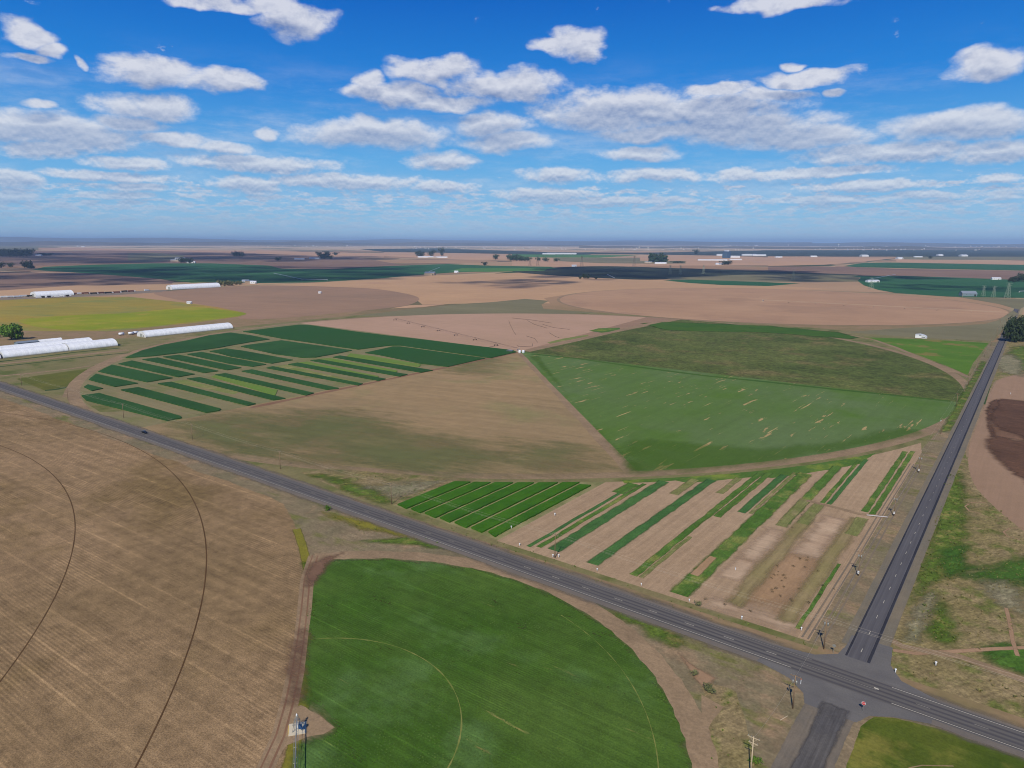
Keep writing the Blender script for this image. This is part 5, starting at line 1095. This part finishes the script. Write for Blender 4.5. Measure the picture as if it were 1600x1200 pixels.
# ------------------------------------------------------------------ trees and weeds
def leaf_mat(name, c1, c2):
    m = bpy.data.materials.new(name); m.use_nodes = True; t = m.node_tree; q = NG(t); b = t.nodes['Principled BSDF']
    oi = q.n('ShaderNodeObjectInfo'); gp_ = q.n('ShaderNodeNewGeometry')
    n = q.noise(gp_.outputs['Position'], .35, 4, .7)
    col = q.mix(q.ss(n, .35, .65), alb(c1), alb(c2)); col = q.scale(col, q.m('MULTIPLY_ADD', oi.outputs['Random'], .3, .85)); q._in(b.inputs['Base Color'], col)
    b.inputs['Roughness'].default_value = .7; b.inputs['Specular IOR Level'].default_value = .15; return m
LMD = leaf_mat('conifer_needles', (38, 54, 36), (56, 72, 42)); LMG = leaf_mat('bright_leaves', (66, 104, 30), (96, 130, 44)); LMO = leaf_mat('olive_leaves', (98, 108, 74), (122, 126, 92)); LMP = leaf_mat('poplar_leaves', (44, 70, 42), (60, 88, 50))
BARK = pmat('tree_bark', (96, 80, 66), var=.2)
def crown_mesh(kind, n, seed):
    rs = random.Random(seed); vs = []; fs = []
    lobes = []
    if kind == 'round': lobes = [(Vector((rs.uniform(-.55, .55), rs.uniform(-.55, .55), rs.uniform(.35, 1.0))), rs.uniform(.28, .45)) for _ in range(9)]+[(Vector((0, 0, .65)), .55)]
    if kind == 'poplar': lobes = [(Vector((rs.uniform(-.12, .12), rs.uniform(-.12, .12), .12+.86*i/9)), .22*(1-(i/9-.35)**2*1.4)) for i in range(10)]
    if kind == 'conifer': lobes = [(Vector((rs.uniform(-.06, .06), rs.uniform(-.06, .06), .08+.88*i/9)), .40*(1-i/10.5)) for i in range(10)]
    if kind == 'hedge': lobes = [(Vector((rs.uniform(-1, 1), rs.uniform(-.3, .3), rs.uniform(.2, .6))), rs.uniform(.25, .45)) for _ in range(12)]
    tw = sum(r**2 for _, r in lobes)
    for c, r in lobes:
        for _ in range(int(n*r*r/tw)):
            d = Vector((rs.gauss(0, 1), rs.gauss(0, 1), rs.gauss(0, 1))).normalized(); rad = r*(rs.uniform(.55, 1.08)); p = c+Vector((d.x*rad, d.y*rad, d.z*rad*(.85 if kind != 'conifer' else .55)))
            if p.z < .06: p.z = .06+rs.uniform(0, .05)
            s = rs.uniform(.035, .075)*(1.0 if kind in ('round', 'hedge') else .75); nd = (d+Vector((rs.uniform(-.6, .6), rs.uniform(-.6, .6), rs.uniform(-.3, .7)))).normalized()
            u = nd.cross(Vector((0, 0, 1))); u = u.normalized() if u.length > .01 else Vector((1, 0, 0)); w = nd.cross(u); k = len(vs); an = rs.uniform(0, 3); cu, su = math.cos(an), math.sin(an)
            for a, b in ((-1, -.8), (1, -.7), (.8, .9), (-.7, 1)): aa, bb = a*cu-b*su, a*su+b*cu; vs.append(p+u*aa*s+w*bb*s+nd*rs.uniform(-.3, .3)*s)
            fs.append((k, k+1, k+2, k+3))
    return vs, fs
PT = {}
def tree(kind, label, px, py, h, wd, mat, group=None, world=None, rz=None, n=900):
    key = (kind, mat.name, n); x, y = world if world else at(px, py)
    rz = random.uniform(0, 6.28) if rz is None else rz
    if key not in PT:
        t = thing({'round': 'tree', 'poplar': 'poplar_tree', 'conifer': 'conifer_tree', 'hedge': 'hedge'}[kind], label, 'hedge' if kind == 'hedge' else 'tree', (x, y, 0), rz, group)
        vs, fs = crown_mesh(kind, n, len(PT)+3); mesh_obj('crown', vs, fs, mat, t)
        if kind == 'hedge':
            m = MB()
            for i in range(7): m.tube((-.9+.3*i, 0, 0), (-.9+.3*i+.05, 0, .35), .02, .012, 5)
        else:
            m = MB().tube((0, 0, -.02), (0, 0, .5), .045, .028, 8).tube((0, 0, .5), (.03, 0, .85), .028, .01, 6)
            for i in range(5): a = i*1.3; m.tube((0, 0, .3+.08*i), (.28*math.cos(a), .28*math.sin(a), .5+.08*i), .016, .006, 5)
        m.build('trunk', BARK, t); PT[key] = t; t.scale = (wd, wd, h); return t
    return dup(PT[key], (x, y, 0), rz, label, group or '', (wd, wd, h))
tree('round', 'round bright green tree beside the blue grey shed at the left edge', 18, 531, 15, 13.5, LMG, n=2600)
tree('round', 'dark shaded tree at the left edge behind the round green one', 1, 527, 12, 6, LMD, n=1600)
# dark conifers right of the side road
lbs = ['front', 'second', 'third', 'fourth', 'fifth', 'sixth', 'seventh', 'eighth', 'ninth', 'tenth', 'eleventh', 'twelfth']
for i in range(12):
    w_ = (22.5+random.uniform(-1.5, 1.5)+(i % 2)*7.5, 806+i*11+random.uniform(-2, 2))
    tree('conifer' if i % 3 else 'round', f'{lbs[i]} dark evergreen counted from the near end of the roadside row', 0, 0, random.uniform(17, 22), random.uniform(15, 19) if i % 3 else 13, LMD, 'dark evergreens right of the side road', w_, n=1700)
for i, (px, py, h, w_) in enumerate(((1583,441,14,18),(1590,440,16,20),(1597,440,22,20),(1604,440,18,20),(1612,440,18,20))):
    tree('round', f'{["leftmost","second","third","fourth","last"][i]} dark tree of the clump above the deep green crop', px, py, h, w_, LMD, 'dark tree clump at the right', n=700)
for i, (px, h) in enumerate(((1016,62),(1018.5,60),(1021,58),(1024,56),(1027,50),(1030,60),(1033,64),(1036,54),(1039,50))):
    tree('poplar', f'{lbs[i]} poplar counted from the left of the poplar row', px, 409.5+random.uniform(-.3, .3), h*.8, 60, LMP, 'row of dark poplars on the plain', n=500)
GR = [ # px,py,h,w,mat,label
 (345,447,14,16,LMO,'first grey green willow behind the long arched shed'),(351,447,13,16,LMO,'second grey green willow behind the long arched shed'),(357,446.6,13,15,LMO,'third grey green willow behind the long arched shed'),(363,446,11,14,LMO,'fourth grey green willow behind the long arched shed'),(369,445.6,10,13,LMO,'fifth grey green willow behind the long arched shed'),(375,445,9,12,LMO,'last low willow right of the long arched shed'),
 (39,419,22,26,LMD,'left dark tree beside the spired conifer'),(43,419,26,26,LMD,'middle dark tree beside the spired conifer'),(16,418,18,26,LMD,'dark tree left of the spired conifer group'),(2,419,22,30,LMD,'dark tree at the left edge of the plain'),
 (283,411,22,34,LMD,'first dark tree of the small homestead grove'),(288,410.5,24,36,LMD,'second dark tree of the small homestead grove'),(293,411,22,34,LMD,'third dark tree of the small homestead grove'),(298,411.5,18,30,LMD,'fourth dark tree of the small homestead grove'),
 (369,401,30,50,LMD,'left half of the lone dark clump on the brown field'),(374,400.8,34,50,LMD,'middle of the lone dark clump on the brown field'),(379,401,24,44,LMD,'right half of the lone dark clump on the brown field'),
 (433,407.5,18,26,LMD,'small dark leaning shrub clump left of the white farmstead'),(436,407,18,26,LMD,'right part of the leaning shrub clump'),
 (503,405,30,36,LMD,'first dark tree of the white farmstead'),(507,404.6,34,40,LMD,'second dark tree of the white farmstead'),(511,404.6,34,40,LMD,'third dark tree of the white farmstead'),(516,405.4,22,30,LMD,'last dark tree of the white farmstead'),
 (498,399,26,40,LMD,'small reddish dark shrub behind the farmstead'),(510,398.6,30,44,LMD,'dark tree behind the farmstead grove'),(525,399,22,40,LMD,'lone dark tree right of the farmstead'),
 (654,401.5,40,40,LMD,'left dark tree above the white sheds'),(659,402,36,44,LMD,'broader dark tree above the white sheds'),(674,401.6,44,44,LMD,'middle dark tree above the white sheds'),(690,401,60,36,LMD,'tall dark tree above the white sheds'),
 (774,405.6,30,44,LMP,'left of two roadside trees in the middle distance'),(798,407,34,50,LMP,'right of two roadside trees in the middle distance'),(757,415,16,24,LMD,'small dark round tree on the light green crop end'),
 (803,408,32,44,LMP,'first tree of the row left of the long white shed'),(807,407.6,34,44,LMP,'second tree of the row left of the long white shed'),(812,408,26,44,LMP,'third tree of the row left of the long white shed'),(817,408,24,44,LMP,'fourth tree of the row left of the long white shed'),(824,408.4,24,40,LMP,'last tree of the row left of the long white shed'),
 (841,408,20,26,LMP,'lone bush right of the tree row'),(853,409.2,22,30,LMP,'round bush further right of the tree row'),(869,409.2,18,28,LMP,'last bush right of the tree row'),
 (907,436,9,11,LMD,'left shrub by the stony pasture'),(914,435.4,14,17,LMD,'dark round tree by the stony pasture'),(919,435.6,10,14,LMD,'low shrub right of the round tree by the pasture'),(931,436.4,6,9,LMD,'small shrub below the stony pasture'),
 (1132,413.8,18,40,LMD,'dark grove beside the white farmhouse'),(1138,413.6,18,40,LMD,'right part of the dark grove beside the farmhouse'),(1087,398,44,44,LMD,'lone dark tree on the dark far line'),
 (1055,411,10,40,LMP,'green bushes right of the poplars'),(1064,411,10,40,LMP,'second green bushes right of the poplars'),(1453,404.4,18,26,LMD,'lone dark tree above the upper right green crop')]
for px, py, h, w_, mt, lb in GR: tree('round', lb, px, py, h, w_*.8, mt, n=500)
tree('conifer', 'spired dark conifer at the far left', 49, 419.5, 36, 34, LMD, n=500)
for i in range(9): tree('round', f'{lbs[i]} dark tree counted from the left end of the dark left wood', i*5.4-1, 401.2+random.uniform(-.3, .3), random.uniform(38, 48), 64, LMD, 'dark wood at the far left', n=500)
for i in range(4): tree('round', f'{lbs[i]} low dark bush right of the dark left wood', 64+i*4.2, 399.3, 16, 34, LMD, 'low bushes right of the dark left wood', n=500)
# scattered weeds in the rust brown soil: one small plant each
WD = leaf_mat('dry_weed', (70, 66, 44), (92, 84, 54)); w0 = None
spots = [(1252,805),(1256,800),(1237,825),(1250,874),(1262,871),(1260,876),(1240,886),(1258,887),(1209,899),(1215,899),(1225,900),(1227,904),(1206,922),(1212,920),(1225,918),(1207,926),(1219,932),(1236,937),(1238,940),(1286,916),(1284,923),(1281,930),(1303,921),(1248,920),(1216,894),(1222,908),(1205,904),(1278,893),(1264,943),(1102,937),(1133,946),(1172,956),(1203,796),(1214,885)]
for i, (px, py) in enumerate(spots):
    x, y = at(px, py)
    if w0 is None:
        w0 = thing('weed', 'small dark weed tuft in the rust brown soil', 'weed', (x, y, 0), 0, 'weed tufts in the brown plot'); vs, fs = crown_mesh('round', 120, 50); mesh_obj('foliage', vs, fs, WD, w0); MB().tube((0, 0, 0), (0, 0, .5), .03, .01, 5).build('stem', BARK, w0); s = .8; w0.scale = (s, s, s*.8)
    else: s = random.uniform(.45, 1.0); dup(w0, (x, y, 0), random.uniform(0, 6), None, None, (s, s, s*.8))
for i, (px, py, s, lb) in enumerate(((512,797,2.2,'lone yellow green bush on the dry verge'),(1114,730+0,0,''),(1090,858+88,1.6,'dark green bush at the lower end of the pale soil'),(1195,1088,0,''),(1105,1080,2.0,'grey green bush on the bare apron'),(1112,1084,1.6,'second bush on the bare apron'),(1180,1193,1.7,'green bush at the foot of the pale pole'),(1084,1055,1.5,'small bush at the circle track corner'))):
    if not s: continue
    x, y = at(px, py); tree('round', lb, 0, 0, s*.8, s, LMG if i == 0 or i == 6 else LMO, None, (x, y), n=400)

# ------------------------------------------------------------------ standing grass tufts on the rough ground: far too many to count
def tufts(name, label, polys, per, smin, smax, mat, seed, dens_scale=9.0, thr=-.05):
    rs = random.Random(seed); vs = []; fs = []
    for poly in polys:
        Q = [Vector(p) for p in poly]; xs = [p.x for p in Q]; ys = [p.y for p in Q]; n = int(abs(area2([(p.x, p.y) for p in Q]))/2*per)
        for _ in range(n):
            x, y = rs.uniform(min(xs), max(xs)), rs.uniform(min(ys), max(ys)); s = False
            for i in range(len(Q)):
                a, b = Q[i], Q[i-1]
                if (a.y > y) != (b.y > y) and x < (b.x-a.x)*(y-a.y)/(b.y-a.y)+a.x: s = not s
            if not s or noise.noise(Vector((x/dens_scale, y/dens_scale, seed))) < thr: continue
            r = rs.uniform(smin, smax)*(1.5 if rs.random() < .06 else 1); k = len(vs); h = r*rs.uniform(.6, 1.3)
            for j in range(5):
                an = rs.uniform(0, 6.28); d = rs.uniform(.3, 1)*r; w = r*.34; lx, ly = math.cos(an), math.sin(an)
                vs += [(x-ly*w, y+lx*w, 0), (x+ly*w, y-lx*w, 0), (x+lx*d+ly*w*.5, y+ly*d-lx*w*.5, h*rs.uniform(.6, 1)), (x+lx*d-ly*w*.5, y+ly*d+lx*w*.5, h*rs.uniform(.6, 1))]
                m_ = len(vs)-4; fs.append((m_, m_+1, m_+2, m_+3))
    o = mesh_obj(name, vs, fs, mat); return tag(o, label, 'grass', kind='stuff')
GT1 = leaf_mat('tuft_dry', (140, 130, 92), (108, 112, 66)); GT2 = leaf_mat('tuft_green', (84, 108, 44), (104, 120, 56)); GT3 = leaf_mat('canopy_leaf', (56, 84, 28), (74, 100, 38))
for m_ in (GT1, GT2, GT3): m_.node_tree.nodes['Noise Texture'].inputs['Scale'].default_value = .12
tufts('grass_tufts', 'dry and green tufts on the rough ground beside the side road', [P((1415,1000),(1440,900),(1480,740),(1510,750),(1620,850),(1640,1010),(1500,1020)), P((1405,1050),(1430,1030),(1640,1090),(1640,1120),(1500,1080))], .30, .22, .5, GT1, 5)
tufts('grass_tufts', 'green tufts in the belt along the side road', [P((1478,742),(1500,738),(1512,760),(1512,830),(1508,890),(1440,960),(1422,930),(1450,850)), P((1455,930),(1500,985),(1495,1010),(1440,985))], .5, .22, .5, GT2, 6)
tufts('grass_tufts', 'tufts on the verge below the half circle and along the highway', [P((1090,1000),(1180,1050),(1170,1130),(1150,1200),(1095,1200),(1110,1090)), P((520,805),(700,850),(690,860),(560,850)), P((480,740),(700,750),(640,785),(560,775)), hband(6, 12, -180, -3)], .25, .18, .42, GT2, 7)
# young plants standing in rows in the green half circle
rs = random.Random(3); vs = []; fs = []
for jr in range(-110, 110):
    y = GC[1]+jr*1.6/2*1.0
    x = GC[0]-46
    while x < GC[0]+91:
        x += rs.uniform(.5, 1.9)
        if (x-GC[0])**2+(y-GC[1])**2 > 90.5**2 or x < -134+(-74-y)*1.35 or (y < -98 and x < -82) or y < -150: continue
        rr_ = math.hypot(x-GC[0], y-GC[1])
        if noise.noise(Vector((x/6, y/2, 9))) < -.05 or abs(rr_-38.8) < .6 or abs(rr_-84) < .5: continue
        r = rs.uniform(.10, .26); h = rs.uniform(.14, .34); a0 = rs.uniform(0, 2)
        k = len(vs); vs.append((x, y, h))
        for j in range(4): vs.append((x+r*1.3*math.cos(a0+j*1.57), y+r*math.sin(a0+j*1.57), .06+rs.uniform(-.02, .1)))
        for j in range(4): fs.append((k, k+1+j, k+1+(j+1) % 4))
tag(mesh_obj('crop_plants', vs, fs, GT3), 'young crop plants standing in rows in the green half circle', 'crop', kind='stuff')
# ------------------------------------------------------------------ clouds above the plain: they throw the broad shadows
CM = pmat('cloud_white', (245, 246, 250), rough=1, spec=0, var=.02); CM.node_tree.nodes['Principled BSDF'].inputs['Alpha'].default_value = .25
HC = 2400.0
def cloud(pts, label, k=46, seed=1, thick=230):
    """a flat-bottomed cumulus standing sunwards of the patch of plain it shades"""
    rs = random.Random(seed); poly = [Vector(at(*p)) for p in pts]; sh = Vector((sdir.x, sdir.y))*(HC/sdir.z)
    poly = [p+sh for p in poly]; c = sum(poly, Vector((0, 0)))/len(poly)
    xs = [p.x for p in poly]; ys = [p.y for p in poly]
    # principal spread decides the puff size
    A = abs(area2([(p.x, p.y) for p in poly]))/2; k = int(k*2.2); r0_ = math.sqrt(A/k/3.1416)*1.45
    def inside(q):
        s = False
        for i in range(len(poly)):
            a, b = poly[i], poly[i-1]
            if (a.y > q.y) != (b.y > q.y) and q.x < (b.x-a.x)*(q.y-a.y)/(b.y-a.y)+a.x: s = not s
        return s
    bm = bmesh.new(); n = 0; tries = 0
    while n < k and tries < 9000:
        tries += 1; q = Vector((rs.uniform(min(xs), max(xs)), rs.uniform(min(ys), max(ys))))
        if not inside(q): continue
        r = r0_*rs.uniform(.6, 1.25); mt = Matrix.Translation((q.x, q.y, HC)) @ Matrix.Rotation(rs.uniform(0, 6), 4, 'Z') @ Matrix.Diagonal((r, r*rs.uniform(.6, 1), min(thick, r*.6), 1))
        bmesh.ops.create_icosphere(bm, subdivisions=2, radius=1, matrix=mt); n += 1
    for v in bm.verts:
        d = noise.fractal(Vector((v.co.x/r0_*1.5, v.co.y/r0_*1.5, v.co.z/200)), 1, 2, 3)*r0_*.5
        v.co.x += d; v.co.y += d*.8
        if v.co.z < HC: v.co.z = HC-(HC-v.co.z)*.12
    me = bpy.data.meshes.new('cloud'); bm.to_mesh(me); bm.free(); me.materials.append(CM); me.shade_smooth()
    o = bpy.data.objects.new('cloud', me); COL.objects.link(o); tag(o, label, 'cloud', kind='structure')
cloud([(-150,396),(0,395),(300,395.5),(430,397.5),(560,401),(560,405),(480,409),(330,409.5),(150,412),(-150,417)], 'broad cumulus shading the brown fields on the left plain', 90, 1)
cloud([(-150,421),(100,419),(400,416),(560,416.5),(640,418),(690,424),(640,434),(560,439),(480,441.5),(330,440),(230,438),(160,437),(60,436),(-150,440)], 'cumulus shading the broad dark green crop', 80, 2)
cloud([(-150,446),(0,444.5),(100,441),(200,438.5),(300,440),(200,446),(120,446),(0,449),(-150,451)], 'thin cumulus shading the strip behind the yard', 40, 3)
cloud([(690,441),(740,439),(800,436.5),(870,437),(900,441),(860,446),(800,450),(750,446)], 'cumulus shading the sandy fallow', 30, 4)
cloud([(840,418),(920,417),(1040,418),(1130,421),(1250,424),(1330,428),(1300,431),(1150,429),(1080,434),(1040,437),(960,438),(880,436),(830,433),(860,427)], 'cumulus shading the stony pasture', 60, 5)
cloud([(1190,431),(1290,430),(1420,431.5),(1520,435),(1480,437),(1400,436),(1380,438),(1300,441),(1200,440)], 'cumulus shading the left of the deep green crop', 34, 6)
cloud([(1360,444),(1420,444.5),(1520,447),(1640,450),(1640,456),(1520,456),(1450,453),(1380,449)], 'cumulus shading the middle of the deep green crop', 26, 7)

# ------------------------------------------------------------------ the air
hz = MB().box((0, 14000, 150), (120000, 110000, 306)).build('haze', bpy.data.materials.new('air_haze')); hz.data.materials[0].use_nodes = True
t = hz.data.materials[0].node_tree; t.nodes.clear(); q = NG(t); pv = q.n('ShaderNodeVolumePrincipled'); pv.inputs['Color'].default_value = (.52, .74, 1.0, 1); pv.inputs['Density'].default_value = HAZE = 4.6e-5
pv.inputs['Anisotropy'].default_value = 0; o_ = q.n('ShaderNodeOutputMaterial'); t.links.new(pv.outputs[0], o_.inputs['Volume']); tag(hz, 'thin blue haze over the whole plain', 'haze', kind='stuff')
